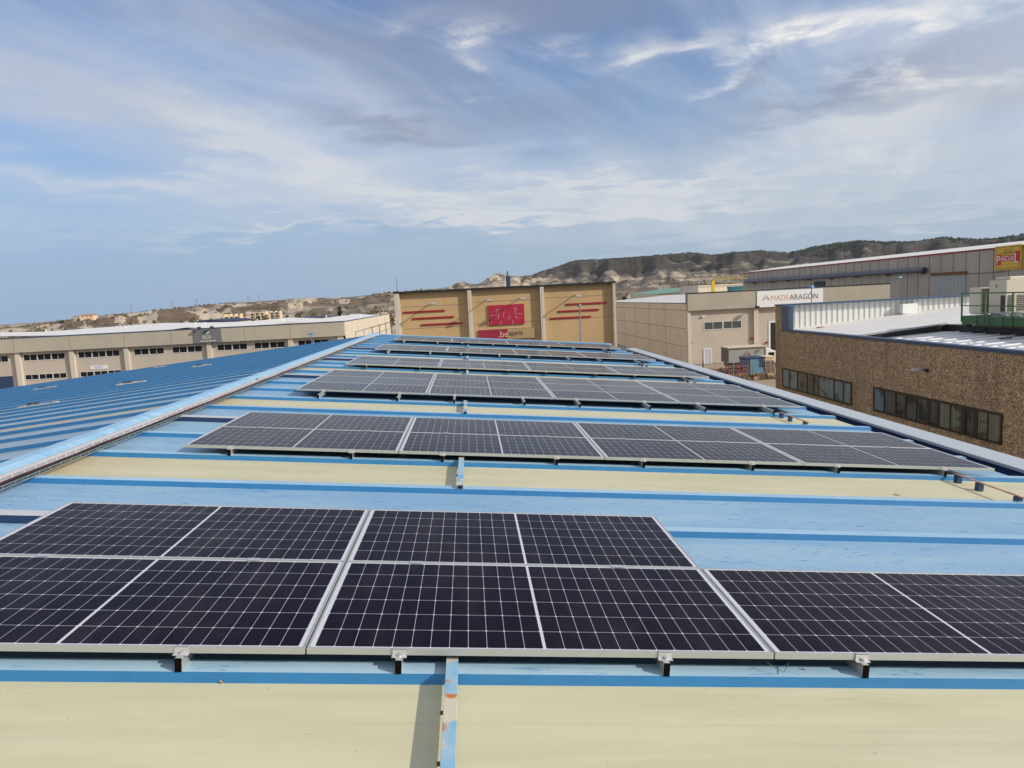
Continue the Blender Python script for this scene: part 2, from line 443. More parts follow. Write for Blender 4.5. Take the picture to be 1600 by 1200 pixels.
# exposed aggregate concrete
t = NT('brown aggregate concrete', .9); P = t.pos()
v1 = t.voro(P, 24, 1)
hs = t.sep(v1)[0]
c = t.mix(t.ramp(hs, .1, .9), (.24, .155, .08), (.72, .54, .33))
dk = t.voro(P, 24, 0)
c = t.mix(t.ramp(dk, .55, .9), c, (.15, .10, .06))
c = t.mix(t.math('MULTIPLY', t.ramp(t.noise(P, 2.5, 9, .7), .35, .65), .35), c, (.17, .12, .075))
st = t.noise(t.mapping(P, (1, .7, .08)), 1.1, 6, .6)
c = t.mix(t.math('MULTIPLY', t.ramp(st, .5, .72), .45), c, (.11, .08, .055))
t.base(c); t.bump(dk, .6, .02); M_AGG = t.m
def plaster(name, col, streak=.25, ribs=0):
    t = NT(name, .85); P = t.pos()
    a = t.noise(P, .35, 5, .6); b = t.noise(t.mapping(P, (1.5, 1.5, .12)), 1.2, 8, .65); g = t.noise(P, 9, 6, .7)
    c = t.mix(t.ramp(a, .3, .7), col, tuple(x*.9 for x in col))
    c = t.mix(t.math('MULTIPLY', t.ramp(b, .5, .8), streak), c, tuple(x*.62 for x in col))
    c = t.mix(t.math('MULTIPLY', t.ramp(g, .4, .7), .12), c, tuple(x*.7 for x in col))
    t.base(c); t.bump(g, .2, .01); return t.m
M_OCHRE = plaster('ochre concrete panel', (.52, .36, .19), .34)
M_PILASTER = plaster('pale pilaster', (.62, .56, .48), .2)
M_TAN = plaster('cream precast panel', (.80, .62, .42), .15)
M_CREAMW = plaster('light cream wall', (.66, .58, .46), .12)
M_STONEW = plaster('warm grey precast', (.53, .465, .40), .22)
M_FASCIA = plaster('grey fascia', (.42, .38, .315), .2)
M_FASCIA2 = plaster('grey sandy fascia', (.46, .42, .345), .15)
M_SEAM = mat('joint', (.27, .22, .165), .9)
M_WHITEROOF = mat('white sheet roof', (.80, .78, .74), .5, var=.06, vscale=.3)
M_WHITE = mat('white paint', (.76, .77, .78), .5, var=.04, vscale=2)
M_WHITECORR = mat('white corrugated sheet', (.70, .71, .70), .45, var=.06, vscale=1.2)
M_GREYROOF = mat('grey white roof sheet', (.62, .64, .68), .5, var=.08, vscale=.8)
M_RED = mat('dark red paint', (.28, .012, .018), .5, var=.1, vscale=2)
M_SIGNRED = mat('sign red', (.50, .012, .02), .4)
M_CRIMSON = mat('crimson sign', (.40, .018, .052), .35, var=.12, vscale=1.2)
M_SIGNBEIGE = mat('clear sign board over ochre', (.42, .29, .15), .3, var=.12, vscale=1.5)
M_CRIMSON2 = mat('faded crimson board', (.30, .022, .05), .5, var=.25, vscale=1.6)
M_OUTLINE = mat('pale outline', (.70, .45, .42), .5)
M_TXTWHITE = mat('white lettering', (.78, .75, .74), .5)
M_TXTDARK = mat('dark lettering', (.03, .03, .035), .5)
M_TXTORANGE = mat('orange lettering', (.62, .30, .20), .5)
M_TXTGREY = mat('grey lettering', (.13, .13, .14), .5)
M_GLASSDK = mat('dark window glass', (.012, .014, .016), .1, spec=.2)
def blindmat(name, a, b_, rough):
    t = NT(name, rough, 0, .2); P = t.pos()
    st = t.noise(t.mapping(P, (0, 9, .05)), 1.0, 3, .6); bl = t.noise(t.mapping(P, (0, .55, .9)), 1.3, 4, .6)
    c = t.mix(t.ramp(st, .42, .58), a, b_)
    c = t.mix(t.math('MULTIPLY', t.ramp(bl, .52, .60), .75), c, tuple(x*.25 for x in a))
    t.base(c); return t.m
M_GLASSGR = blindmat('window glass with blinds', (.075, .085, .08), (.12, .13, .12), .25)
M_GLASSGRN = blindmat('window with pale blinds', (.15, .165, .115), (.20, .21, .16), .25)
M_GLASSBL = blindmat('window glass with painted bluish reflections', (.11, .175, .195), (.19, .27, .29), .15)  # bluish reflections are painted into the pane colour
M_FRAMEDK = mat('dark brown window frame', (.035, .022, .015), .5)
M_STEELWALL = None
t = NT('weathered steel cladding', .6); P = t.pos()
a = t.noise(t.mapping(P, (1, .25, .05)), 1.0, 8, .65); b = t.noise(P, .15, 3, .5)
c = t.mix(t.ramp(a, .3, .7), (.34, .31, .275), (.41, .38, .34)); c = t.mix(t.math('MULTIPLY', t.ramp(b, .4, .65), .3), c, (.30, .27, .245))
t.base(c); M_STEELWALL = t.m
M_GREEN = mat('green steel', (.035, .13, .05), .45, var=.1)
M_BEIGEAC = mat('beige appliance', (.60, .56, .45), .45, var=.04)
M_COIL = mat('brown coil', (.10, .055, .035), .7)
M_YELLOW = mat('yellow paint', (.62, .40, .03), .45)
M_YELLOWB = mat('dull ochre yellow paint', (.36, .26, .06), .6, var=.3, vscale=.6)
M_BLUE = mat('bright blue enamel', (.03, .16, .50), .35)
M_TEAL = mat('teal', (.03, .16, .17), .5)
M_GREENROOF = mat('green sheet roof', (.20, .36, .28), .6, var=.08, vscale=.3)
M_NAVYROOF = mat('navy sheet roof', (.02, .03, .07), .5)
M_BLUEDK = mat('container blue', (.02, .055, .15), .5, var=.2, vscale=1)
M_BLUELT = mat('tarpaulin blue', (.10, .24, .34), .5, var=.3, vscale=1)
M_REDPART = mat('red machine paint', (.30, .05, .035), .5, var=.2)
M_WOOD = mat('pallet wood', (.36, .26, .16), .85, var=.2)
M_TRUCKGREY = mat('grey tarpaulin', (.34, .345, .33), .55, var=.06)
M_TRUCKBACK = mat('brown truck door', (.13, .10, .08), .6)
M_TYRE = mat('tyre', (.02, .02, .02), .85)
M_ORANGE = mat('orange mark', (.45, .14, .05), .5)
t = NT('stone wall', .95); P = t.pos()
c = t.mix(t.ramp(t.sep(t.voro(P, 2.6, 1))[0], .1, .9), (.12, .08, .05), (.42, .32, .21)); c = t.mix(t.ramp(t.voro(P, 2.6, 0), .5, .8), c, (.05, .035, .025))
t.base(c); M_STONE = t.m
t = NT('yard concrete and dust', .95); P = t.pos()
c = t.mix(t.ramp(t.noise(P, .08, 8, .6), .3, .7), (.34, .27, .19), (.42, .35, .26)); c = t.mix(t.math('MULTIPLY', t.ramp(t.noise(P, 1.5, 8, .7), .5, .75), .4), c, (.20, .16, .12))
t.base(c); M_GROUND = t.m
t = NT('asphalt', .92); P = t.pos()
c = t.mix(t.ramp(t.noise(P, .3, 8, .6), .3, .7), (.055, .053, .05), (.085, .08, .075)); t.base(c); M_ASPHALT = t.m

# ------------------------------------------------------------------ our warehouse roof
AL, H0 = 0.0933, 1.5584
ca, sa = math.cos(AL), math.sin(AL)
def RP(u, v, w=0.0): return Vector((u*ca+w*sa, v, -H0-u*sa+w*ca))
PAN = -0.136; RIBT = -0.091; RIBW = 0.105; PITCHV = 1.035; V0 = 2.966
V_START, V_END = -3.24, 31.1
U_RIDGE, U_EAVE = -4.02, 5.97
GROUND = -10.0
ridge_pan = RP(U_RIDGE, 0, PAN)
def LP(s, v, w=0.0):      # left slope: s metres down from the ridge
    return Vector((ridge_pan.x-s*ca-w*sa, v, ridge_pan.z-s*sa+w*ca))
S_LEFT = 20.0
ware = empty('warehouse', (0, 14, GROUND), 'blue metal roofed warehouse in the foreground carrying the rows of solar panels', 'warehouse')
KS = list(range(-5, 28))
cream_k = (-4, 0, 4, 8, 13, 17, 22)
blue = MB(); bluel = MB()
for k in range(-5, 29):
    v1 = V0+PITCHV*k; v0 = v1-PITCHV
    if k == 28: v1 = V_END
    if k in cream_k:
        b = MB(); b.quad(RP(U_RIDGE, v0, PAN), RP(U_EAVE, v0, PAN), RP(U_EAVE, v1, PAN), RP(U_RIDGE, v1, PAN))
        b.build('skylight_sheet', M_CREAM, ware, fix=False)
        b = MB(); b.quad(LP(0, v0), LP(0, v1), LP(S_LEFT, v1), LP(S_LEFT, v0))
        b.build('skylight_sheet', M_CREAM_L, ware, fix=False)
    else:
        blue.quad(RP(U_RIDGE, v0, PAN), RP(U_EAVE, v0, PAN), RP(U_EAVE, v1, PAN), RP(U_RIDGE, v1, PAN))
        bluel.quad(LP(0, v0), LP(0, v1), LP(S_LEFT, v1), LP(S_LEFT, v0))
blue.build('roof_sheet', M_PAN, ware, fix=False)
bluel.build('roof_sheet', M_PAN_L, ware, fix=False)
RH = RIBT-PAN
for k in KS:
    if V0+PITCHV*k < -2.5: continue
    v = V0+PITCHV*k
    b = MB()
    u0, u1 = U_RIDGE+.14, U_EAVE+.035
    prof = [(v, PAN-.004), (v+.012, PAN+RH), (v+.012+RIBW, PAN+RH), (v+.024+RIBW, PAN-.004)]
    A = [RP(u0, a, w) for a, w in prof]; B = [RP(u1, a, w) for a, w in prof]
    b.mi = 1; b.quad(A[0], B[0], B[1], A[1]); b.quad(A[3], A[2], B[2], B[3])
    b.quad(*B); b.quad(*A)
    b.mi = 0; b.quad(A[1], B[1], B[2], A[2])
    b.build('roof_seam', [M_RIBTOP, M_RIBSIDE], ware, fix=False)
    b = MB()
    prof = [(v, -.004), (v+.012, RH*1.06), (v+.012+RIBW*.6, RH*1.06), (v+.024+RIBW*.6, -.004)]
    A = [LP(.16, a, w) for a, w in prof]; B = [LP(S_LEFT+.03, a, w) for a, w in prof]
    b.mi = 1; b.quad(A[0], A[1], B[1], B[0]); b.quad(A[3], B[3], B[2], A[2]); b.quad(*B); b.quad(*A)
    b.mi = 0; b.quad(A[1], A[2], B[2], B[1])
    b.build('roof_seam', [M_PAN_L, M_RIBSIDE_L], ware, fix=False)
# ridge cap: grey closure strip, blue folded cap in lapped lengths
cap = MB(); clo = MB()
zc = lambda u, w: RP(u, 0, w)
v = V_START
while v < V_END+.02:
    v2 = min(v+3.0, V_END+.03)
    L = .0015*random.random()
    P0 = [zc(-3.905, PAN+.100+L), zc(-3.99, PAN+.128+L), zc(-4.09, PAN+.126+L)]
    P1 = LP(.15, 0, .100+L); P2 = LP(.20, 0, .06+L)
    pts = P0+[P1, P2]
    for a, b_ in zip(pts[:-1], pts[1:]):
        cap.quad((a.x, v, a.z), (a.x, v2+.05, a.z), (b_.x, v2+.05, b_.z), (b_.x, v, b_.z))
    v = v2
    if v2 >= V_END+.02: break
cap.build('ridge_cap', M_CAP, ware, fix=True)
a0 = zc(-3.868, PAN+.05); a1 = zc(-3.903, PAN+.099)
clo = MB(); clo.hexa([(a0.x, V_START, a0.z), (a0.x-.004, V_START, a0.z), (a0.x-.004, V_END, a0.z), (a0.x, V_END, a0.z),
                      (a1.x, V_START, a1.z), (a1.x-.004, V_START, a1.z), (a1.x-.004, V_END, a1.z), (a1.x, V_END, a1.z)])
clo.build('ridge_closure', M_GREYCAP, ware)
b = MB(); b.box(-4.0, -3.93, V_START, V_END, RP(-3.9, 0, PAN).z+.002, RP(-3.9, 0, PAN).z+.055); b.build('ridge_gap_shade', M_BLACK, ware)  # black strip stands in for the shade in the gap under the cap
# eave gutter and parapet coping on the right
CZ = -2.50; XI, XO = 6.955, 7.33
b = MB()
b.box(XI, XI+.012, V_START, V_END+.2, -2.80, CZ-.004); b.box(5.90, XI-.001, V_START, V_END+.2, -2.82, -2.803); b.box(5.885, 5.897, V_START, V_END+.2, -2.80, -2.30)
b.build('gutter', M_NAVY, ware)
b = MB(); b.box(XI-.02, XO, V_START, V_END+.25, CZ, CZ+.012); b.box(XO, XO+.012, V_START, V_END+.25, CZ-.14, CZ+.010); b.box(XI-.034, XI-.021, V_START, V_END+.25, CZ-.03, CZ+.010)
b.build('coping', M_COPING, ware)
# verge flashing at the far end, both slopes
b = MB()
for (p, q) in ((RP(U_RIDGE+.12, 0, PAN), RP(6.30, 0, PAN)),):
    b.hexa([(p.x, V_END, p.z-.15), (q.x, V_END, q.z-.15), (q.x, V_END+.16, q.z-.15), (p.x, V_END+.16, p.z-.15), (p.x, V_END, p.z+.06), (q.x, V_END, q.z+.06), (q.x, V_END+.16, q.z+.06), (p.x, V_END+.16, p.z+.06)])
b.build('verge_flashing', M_RIBTOP, ware)
b = MB(); p, q = LP(.2, 0), LP(S_LEFT, 0)
b.hexa([(q.x, V_END, q.z-.15), (p.x, V_END, p.z-.15), (p.x, V_END+.16, p.z-.15), (q.x, V_END+.16, q.z-.15), (q.x, V_END, q.z+.055), (p.x, V_END, p.z+.055), (p.x, V_END+.16, p.z+.055), (q.x, V_END+.16, q.z+.055)])
b.build('verge_flashing', M_RIBSIDE_L, ware)
# walls
pe = RP(U_EAVE-.2, 0, PAN-.05); pr = RP(U_RIDGE, 0, PAN-.05); pl = LP(S_LEFT-.1, 0, -.05)
b = MB()
b.box(XI+.013, XO-.002, V_START, V_END+.16, GROUND, CZ-.002)
for vv in (V_START+.3, V_END-.25):
    b.prism([(pl.x, vv, GROUND), (XI, vv, GROUND), (XI, vv, -2.85), (pe.x-.3, vv, pe.z-.03), (pr.x, vv, pr.z), (pl.x, vv, pl.z)],
            [(pl.x, vv+.2, GROUND), (XI, vv+.2, GROUND), (XI, vv+.2, -2.85), (pe.x-.3, vv+.2, pe.z-.03), (pr.x, vv+.2, pr.z), (pl.x, vv+.2, pl.z)])
b.box(pl.x-.2, pl.x-.002, V_START+.3, V_END-.05, GROUND, pl.z-.05)
b.build('wall', M_STONEW, ware)

# ------------------------------------------------------------------ solar panels
PW, PH = 2.118, 1.046; PU, PV = 2.125, 1.05
def make_panel():
    root = empty('solar_panel', (0, 0, 0), 'x', 'solar panel')
    f = MB(); t_ = .030; lw = .011
    f.box(0, PW, 0, lw, -t_, 0); f.box(0, PW, PH-lw, PH, -t_, 0)
    f.box(0, lw, lw, PH-lw, -t_, 0); f.box(PW-lw, PW, lw, PH-lw, -t_, 0)
    f.build('frame', M_ALU, root, world=False, bevel=.0012)
    g = MB(); g.quad((lw, lw, -.002), (PW-lw, lw, -.002), (PW-lw, PH-lw, -.002), (lw, PH-lw, -.002))
    go = g.build('glass', M_CELL, root, world=False, fix=False)
    uvl = go.data.uv_layers.new(name='UVMap')
    for lp in go.data.loops:
        co = go.data.vertices[lp.vertex_index].co; uvl.data[lp.index].uv = (co.x, co.y)
    bk = MB(); bk.quad((lw, lw, -.0065), (lw, PH-lw, -.0065), (PW-lw, PH-lw, -.0065), (PW-lw, lw, -.0065))
    bk.build('backsheet', M_BLACK, root, world=False, fix=False)  # black instead of white, to deepen the shade under the panels
    return root
arrays = [('nearest', -2.932, 3.022, 2, [(0, 4), (0, 2)]), ('second', -2.92, 7.154, 2, [(0, 4), (0, 4)]), ('third', -2.885, 11.69, 3, [(0, 4)]*3),
          ('fourth', -2.88, 16.39, 2, [(0, 4)]*2), ('fifth', -2.855, 21.33, 2, [(0, 4)]*2), ('farthest', -2.82, 26.46, 2, [(0, 4)]*2)]
COLN = ['leftmost', 'second from the left', 'third from the left', 'rightmost']
proto = make_panel(); register_kids(proto); first = True
for ai, (an, u0, v0, depth, rows) in enumerate(arrays):
    for ri, (c0, c1) in enumerate(rows):
        rn = ('front', 'back')[ri] if depth == 2 else ('front', 'middle', 'back')[ri]
        for ci in range(c0, c1):
            o = proto if first else copy_tree(proto); first = False
            p = RP(u0+PU*ci+.01, v0+PV*ri, 0.0)
            o.location = p + Vector((0, random.uniform(-.0015, .0015), 0)); o.rotation_euler = (0, AL, 0)
            cn = ('leftmost', 'second from left', 'third from left', 'rightmost')[ci]
            if (c1-c0) == 2: cn = ('left one', 'right one')[ci]
            an2 = an+' array'
            tone = 'dark' if ai == 0 else ('grey sheened' if ai > 1 else 'dusky')
            tag(o, f'{tone} solar panel, {cn} in {rn} row of the {an2}', 'solar panel', f'solar panels of the {an} array')
# aluminium rails running up the roof under the panels
def make_rail(L, ext, name='mounting_rail'):
    root = empty(name, (0, 0, 0), 'x', 'rail')
    b = MB(); b.box(-.0145, .0145, -ext, L, -.061, -.0)
    b.build('rail_channel', M_ALU, root, world=False)
    e = MB(); e.box(-.014, .014, -ext-.006, -ext-.0005, -.0605, -.0005); e.build('end_shade', M_ENDSHADE, root, world=False)  # black plate stands in for the shade inside the hollow rail
    c = MB(); c.box(-.033, .033, -.022, -.001, .0005, .0035); c.box(-.030, .030, -.0045, -.0012, .0035, .033); c.box(-.030, .030, -.0045, .009, .0308, .0340)
    c.build('end_clamp', M_ALU2, root, world=False)
    d = MB(); d.tube([(0, -.013, .0036), (0, -.013, .014)], .0075, 6); d.build('bolt', M_GALV, root, world=False)
    return root
RAILS = {0: [-1.33, -.39, .81, 1.74, 2.95, 3.85, 5.0], 1: [-2.46, -1.26, -.34, .83, 1.74, 2.9, 3.83, 5.01], 2: [-2.44, -1.20, -.30, .83, 1.73, 2.88, 3.80, 4.95]}
RAILS[0] = [-2.5]+RAILS[0]
for i in (3, 4, 5): RAILS[i] = [-2.41, -1.19, -.28, .86, 1.74, 2.92, 3.85, 5.0]
RN = ['leftmost', 'second', 'third', 'fourth', 'fifth', 'sixth', 'seventh', 'rightmost']
EXT = {0: .042, 1: .034, 2: .42, 3: .05, 4: .74, 5: .70}
for ai, (an, u0, v0, depth, rows) in enumerate(arrays):
    pr_ = make_rail(PV*depth-.03, EXT[ai]); register_kids(pr_); fst = True
    for j, u in enumerate(RAILS[ai]):
        if ai == 0 and u > 1.3 and not fst and j == 5-1: pr_ = make_rail(PV-.03, EXT[0]); register_kids(pr_); fst = True
        o = pr_ if fst else copy_tree(pr_); fst = False
        o.location = RP(u, v0-.001, -.0305); o.rotation_euler = (0, AL, 0)
        pos = RN[j] if j in (0, 7) else RN[j]+' from the left'
        tag(o, f'aluminium mounting rail with end clamp under the {an} array, {pos}', 'rail', f'rails under the {an} array')
# mid clamps between front and back rows of the nearest arrays
mc = MB(); mc.box(-.035, .035, -.019, .019, .0006, .004)
mcp = None
for ai in (0, 1):
    an, u0, v0, depth, rows = arrays[ai]
    for j, u in enumerate(RAILS[ai]):
        if ai == 0 and u > 1.3: continue
        if mcp is None:
            mcp = mc.build('middle_clamp', M_ALU2); o = mcp
            tag(mcp, 'x', 'clamp')
        else:
            o = mcp.copy(); COL.objects.link(o)
        o.location = RP(u, v0+PV-.005, 0.0); o.rotation_euler = (0, AL, 0)
        pos = RN[j] if j in (0, 7) else RN[j]+' from the left'
        if ai == 0 and u > .8 : pos = 'the one nearest the right end'
        tag(o, f'silver clamp between panel rows of the {an} array, {pos}', 'clamp', f'middle clamps of the {an} array')
# painted steel bars that hold the cream sheets
t = NT('chipped blue paint with rust', .5); P = t.pos()
n1 = t.noise(t.mapping(P, (2, 1.2, 1)), 4.5, 6, .6); n2 = t.noise(P, 16, 6, .65)
c = t.mix(t.ramp(t.noise(P, 3, 4, .5), .35, .65), (.12, .36, .64), (.32, .50, .62))
w1 = t.noise(t.mapping(P, (.6, 1, .6)), 3.4, 3, .55, .3)
c = t.mix(t.ramp(w1, .50, .55), c, (.60, .55, .44))
vd = t.voro(t.mapping(P, (1.0, 1, 1)), 11, 0)
sp = t.math('MULTIPLY', t.ramp(t.math('ADD', vd, t.math('MULTIPLY', n2, .35)), .40, .60, 1, 0), t.ramp(w1, .49, .54))
c = t.mix(sp, c, (.50, .17, .03))
t.base(c); M_CHIP = t.m
t = NT('rusty red brown bar', .8); P = t.pos()
c = t.mix(t.ramp(t.noise(P, 12, 6, .6), .35, .65), (.30, .13, .08), (.50, .28, .20)); t.base(c); M_RUSTBAR = t.m
def seam_v(k): return V0+PITCHV*k
def bar(u, k, name, label, mat_, wid=.054, hgt=.036, lift=0.0, over=.10, back=.12, cat='steel bar', group=None, u2=None):
    root = empty(name, RP(u, seam_v(k), PAN), label, cat, group)
    va, vb = seam_v(k-1)+.0, seam_v(k)+back
    b = MB(); w0 = RIBT+.002+lift
    b.box(u-wid/2, u+wid/2, va+.01, vb, w0, w0+hgt, RP); b.build('bar', mat_, root, bevel=.002)
    e = MB(); e.box(u-wid/2+.005, u+wid/2-.005, va+.004, va+.009, w0+.005, w0+hgt-.005, RP); e.build('open_end', M_BLACK, root)
    return root, va, vb, w0
BARK = [(0, 'nearest'), (4, 'second'), (8, 'third'), (13, 'fourth'), (17, 'fifth'), (22, 'farthest')]
for k, nm in BARK:
    u = {0: -.155, 4: -.15, 8: -.12, 13: -.09, 17: -.09, 22: -.07}[k]
    root, va, vb, w0 = bar(u, k, 'sheet_bar', f'chipped blue steel bar with rust across the cream sheet before the {nm} array', M_CHIP, group='blue steel bars over the cream sheets')
    for q in (.35, .62): MB().tube([RP(u-.0272, va+(vb-va)*q, w0+.018), RP(u-.040, va+(vb-va)*q, w0+.018)], .008, 6).build('bolt', M_RUST, root)
for k, nm in BARK:
    if k == 0: continue
    u = {4: 5.08, 8: 5.03, 13: 4.99, 17: 4.95, 22: 4.95}[k]
    root, va, vb, w0 = bar(u, k, 'rusty_bar', f'rust red steel bar on low blocks at the right end of the {nm} array', M_RUSTBAR, wid=.03, hgt=.010, lift=.035, back=-.02, cat='steel bar', group='rusty bars over the cream sheets')
    for q in (.12, .62, .93):
        s = MB(); s.box(u-.026, u+.026, va+(vb-va)*q-.03, va+(vb-va)*q+.03, PAN+.003, w0-.001, RP); s.build('block', M_NAVY, root)
# grey topped cable trunking from the ridge tray to the arrays
for (k, nm) in ((2, 'nearest'), (6, 'second'), (11, 'third'), (15, 'fourth'), (19, 'fifth')):
    v = seam_v(k)
    root = empty('cable_trunking', RP(-3.8, v, PAN), f'grey topped trunking with navy side from the ridge to the {nm} array', 'trunking', 'trunking from the ridge tray')
    b = MB(); b.box(-3.84, -2.72, v-.012, v+.085, PAN+.003, RIBT+.012, RP); b.build('side', M_NAVY, root)
    b = MB(); b.box(-3.85, -2.71, v-.016, v+.090, RIBT+.013, RIBT+.022, RP); b.build('cover', M_PIPE, root, bevel=.002)
# wire basket cable tray along the ridge
tray = empty('cable_tray', RP(-3.75, 10, PAN), 'rusty wire basket cable tray running along the ridge cap', 'cable tray')
b = MB(); T0, T1 = 1.5, 28.3
for (u, w) in ((-3.845, .052), (-3.83, .022), (-3.79, .012), (-3.74, .012), (-3.715, .022), (-3.71, .052)):
    b.tube([RP(u, T0, PAN+w+.04), RP(u, T1, PAN+w+.04)], .0028, 5)
v = T0
while v < T1:
    b.tube([RP(-3.845, v, PAN+.095), RP(-3.83, v, PAN+.055), RP(-3.725, v, PAN+.055), RP(-3.71, v, PAN+.095)], .0026, 4); v += .16
b.build('wire_basket', M_GALV, tray)
for (u, m_, nm) in ((-3.815, M_REDCABLE, 'red'), (-3.79, M_BLACK, 'black'), (-3.765, M_BLACK, 'black'), (-3.74, M_GREENCABLE, 'green')):
    pts = []; v = T0
    while v < T1:
        pts.append(RP(u+random.uniform(-.008, .008), v, PAN+.068+random.uniform(0, .008))); v += .45
    o = MB().tube(pts, .007, 6).build('cable', m_, tray, smooth=True); o['label'] = nm+' cable in the tray'
# green yellow earth wire below the nearest array
b = MB(); pts = [RP(1.30+.02*i, 3.06-.012*i+.02*math.sin(i), -.05-.006*abs(i-2)) for i in range(6)]
b.tube([RP(1.27, 3.10, -.045), RP(1.31, 3.0, -.052), RP(1.36, 2.99, -.075), RP(1.41, 3.05, -.06)], .002, 6)
thing_mesh(b, 'earth_wire', M_GREENCABLE, 'short green wire hanging below the front edge of the nearest array', 'wire', smooth=True)
# dry leaf scraps
for (x, y, k, L_) in ((1402, 774, 4, 'curled dry leaf on the cream sheet before the second array'),
                   (345, 1068, 0, 'tiny pale crumb on the front cream sheet below the leftmost clamp'),
                   (1257, 1047, 0, 'small dry leaf on the blue seam under the nearest array')):
    r_ = ray(x, y); nrm = Vector((sa, 0, ca)); wq = PAN if k != 0 or y > 1060 else RIBT
    tt = (-(H0*ca)+wq)/(nrm.dot(r_)); p = r_*tt
    b = MB(); s_ = .035 if k == 4 else .010
    for i in range(4):
        x0 = -s_+i*s_/2; h0 = .004+.008*math.sin(i*1.1); h1 = .004+.008*math.sin((i+1)*1.1); w0 = s_*.35*math.sin(PI*(i)/4)+.001; w1 = s_*.35*math.sin(PI*(i+1)/4)+.001
        b.quad((p.x+x0, p.y-w0, p.z+h0), (p.x+x0+s_/2, p.y-w1, p.z+h1), (p.x+x0+s_/2, p.y+w1, p.z+h1+.004), (p.x+x0, p.y+w0, p.z+h0+.004))
    thing_mesh(b, 'dry_leaf', M_WOOD, L_, 'leaf')
# weathered sheet patches and fixings on the left slope
M_PATCH = mat('weathered sealant', (.50, .47, .42), .8, var=.3, vscale=14)
for i, (x, y, L, nm) in enumerate(((60, 632, .8, 'near the left picture edge'), (205, 598, .75, 'mid slope'), (70, 606, .7, 'far left behind another strip'),
                              (315, 571, .6, 'near the far end below the grey wall sign'), (250, 573, .4, 'at the far edge of the roof'), (388, 596, .35, 'right beside the ridge cap'))):
    r_ = ray(x, y); nl = Vector((-sa, 0, ca)); tt = (ridge_pan.dot(nl)+RH+.012)/(nl.dot(r_)); p = r_*tt
    root = empty('repair_strip', p, f'weathered pale strip on the left slope, {nm}', 'repair strip', 'repair strips on the left slope')
    b = MB(); n_ = 9
    for q in range(n_):
        x0 = -L/2+L*q/n_; x1 = x0+L/n_*1.02; ww = .05+.03*random.random(); zz_ = random.uniform(0, .012)
        b.box(p.x+x0, p.x+x1, p.y-ww, p.y+ww, p.z+x0*sa-.012, p.z+x0*sa+.008+zz_)
    b.build('strip', M_PATCH, root)
    b = MB()
    for q in (.25, .42, .8): b.box(p.x-L/2+L*q, p.x-L/2+L*q+.07, p.y-.05, p.y+.03, p.z+.012, p.z+.045)
    b.build('fixing', M_DARKMETAL, root)

# ------------------------------------------------------------------ ground, yards and roads
def hill_tables():
    pts = [(-400, 530), (-200, 522), (0, 512), (40, 509), (85, 503), (110, 499), (135, 496), (160, 492), (200, 489), (250, 483), (300, 478), (340, 474), (365, 471),
           (400, 470), (440, 468), (462, 466), (480, 464), (512, 465), (550, 463), (575, 460), (612, 456), (660, 452), (690, 449), (706, 446), (715, 441), (724, 439), (737, 444), (748, 443), (756, 439), (768, 430),
           (779, 426), (791, 429), (799, 431), (812, 432), (830, 429), (850, 422), (861, 420), (880, 413), (900, 407), (932, 405), (960, 403), (990, 401), (1020, 399), (1050, 397), (1075, 394.5),
           (1112, 397), (1150, 394), (1182, 391), (1200, 392), (1232, 395), (1250, 392), (1275, 386), (1307, 381), (1340, 377), (1365, 378), (1412, 379), (1450, 374), (1475, 371), (1525, 374),
           (1562, 372), (1600, 366), (1700, 362), (1900, 365), (2200, 380)]
    T = []
    for x, y in pts:
        v = ray(x, y); T.append((math.atan2(v.x, v.y), v.z/math.hypot(v.x, v.y)))
    return T
HT = hill_tables()
def interp(T, a):
    if a <= T[0][0]: return T[0][1]
    for (a0, b0), (a1, b1) in zip(T[:-1], T[1:]):
        if a <= a1: return b0+(b1-b0)*(a-a0)/(a1-a0)
    return T[-1][1]
def sm(x, a, b):
    t_ = max(0.0, min(1.0, (x-a)/(b-a))); return t_*t_*(3-2*t_)
def azpx(x): 
    v = ray(x, 450); return math.atan2(v.x, v.y)
A_MID = azpx(700); A_R = azpx(860)
def skyR(a):        # distance of the skyline ridge
    return 1500+ (3000-1500)*sm(a, azpx(640), azpx(840))
def gully(x, y, s, o=4):
    return noise.fractal(Vector((x/s, y/s, 0.3)), 1.0, 2.1, o)
def terrain(a, r):
    x, y = math.sin(a)*r, math.cos(a)*r
    R_ = skyR(a); e = interp(HT, a)
    zs = e*R_
    base = GROUND
    # foothill terrace of pale badlands, then the ridge
    f = sm(r, 260, R_)
    tr = (r-260)/(R_-260)
    if r <= R_:
        z = base+(zs-base)*(max(tr, 0)**(1.25 if a < A_MID else 2.1))*1.0
    else:
        z = zs-(zs-base)*0.35*sm(r, R_, R_*1.7)
    if r > 260:
        k = sm(r, 260, 700)*(1-math.exp(-((r-R_)/(0.04*R_))**2)*.93)
        amp = (11 if a < A_MID else 7+30*sm(r, 1000, 2300))
        g = gully(x, y, 130)*.8+abs(gully(x+900, y, 380, 3))*1.1-.2
        cap_ = e*r
        z2 = z+g*amp*k
        if a >= A_MID:
            sp_ = abs(noise.fractal(Vector((a*34, r/1500, 1.7)), 1.0, 2.0, 4)); z2 += (sp_*2-.35)*17*sm(r, 900, 2300)*k
        else:
            z2 += abs(noise.fractal(Vector((a*38, r/260, 5.7)), 1.0, 2.0, 3))*6*k-1.5
        lim = (e-.0012)*r if abs(r-R_) > R_*.03 else e*r
        z = min(z2, lim) if r < R_ else min(z2, zs-.3)
        z += noise.noise(Vector((a*170, r/90, 2.2)))*r*.0006*sm(r, 500, 1200)
    return Vector((x, y, z))
b = MB()
NA, NR = 640, 190
RELIEF = []
a_lo, a_hi = math.radians(-58), math.radians(62)
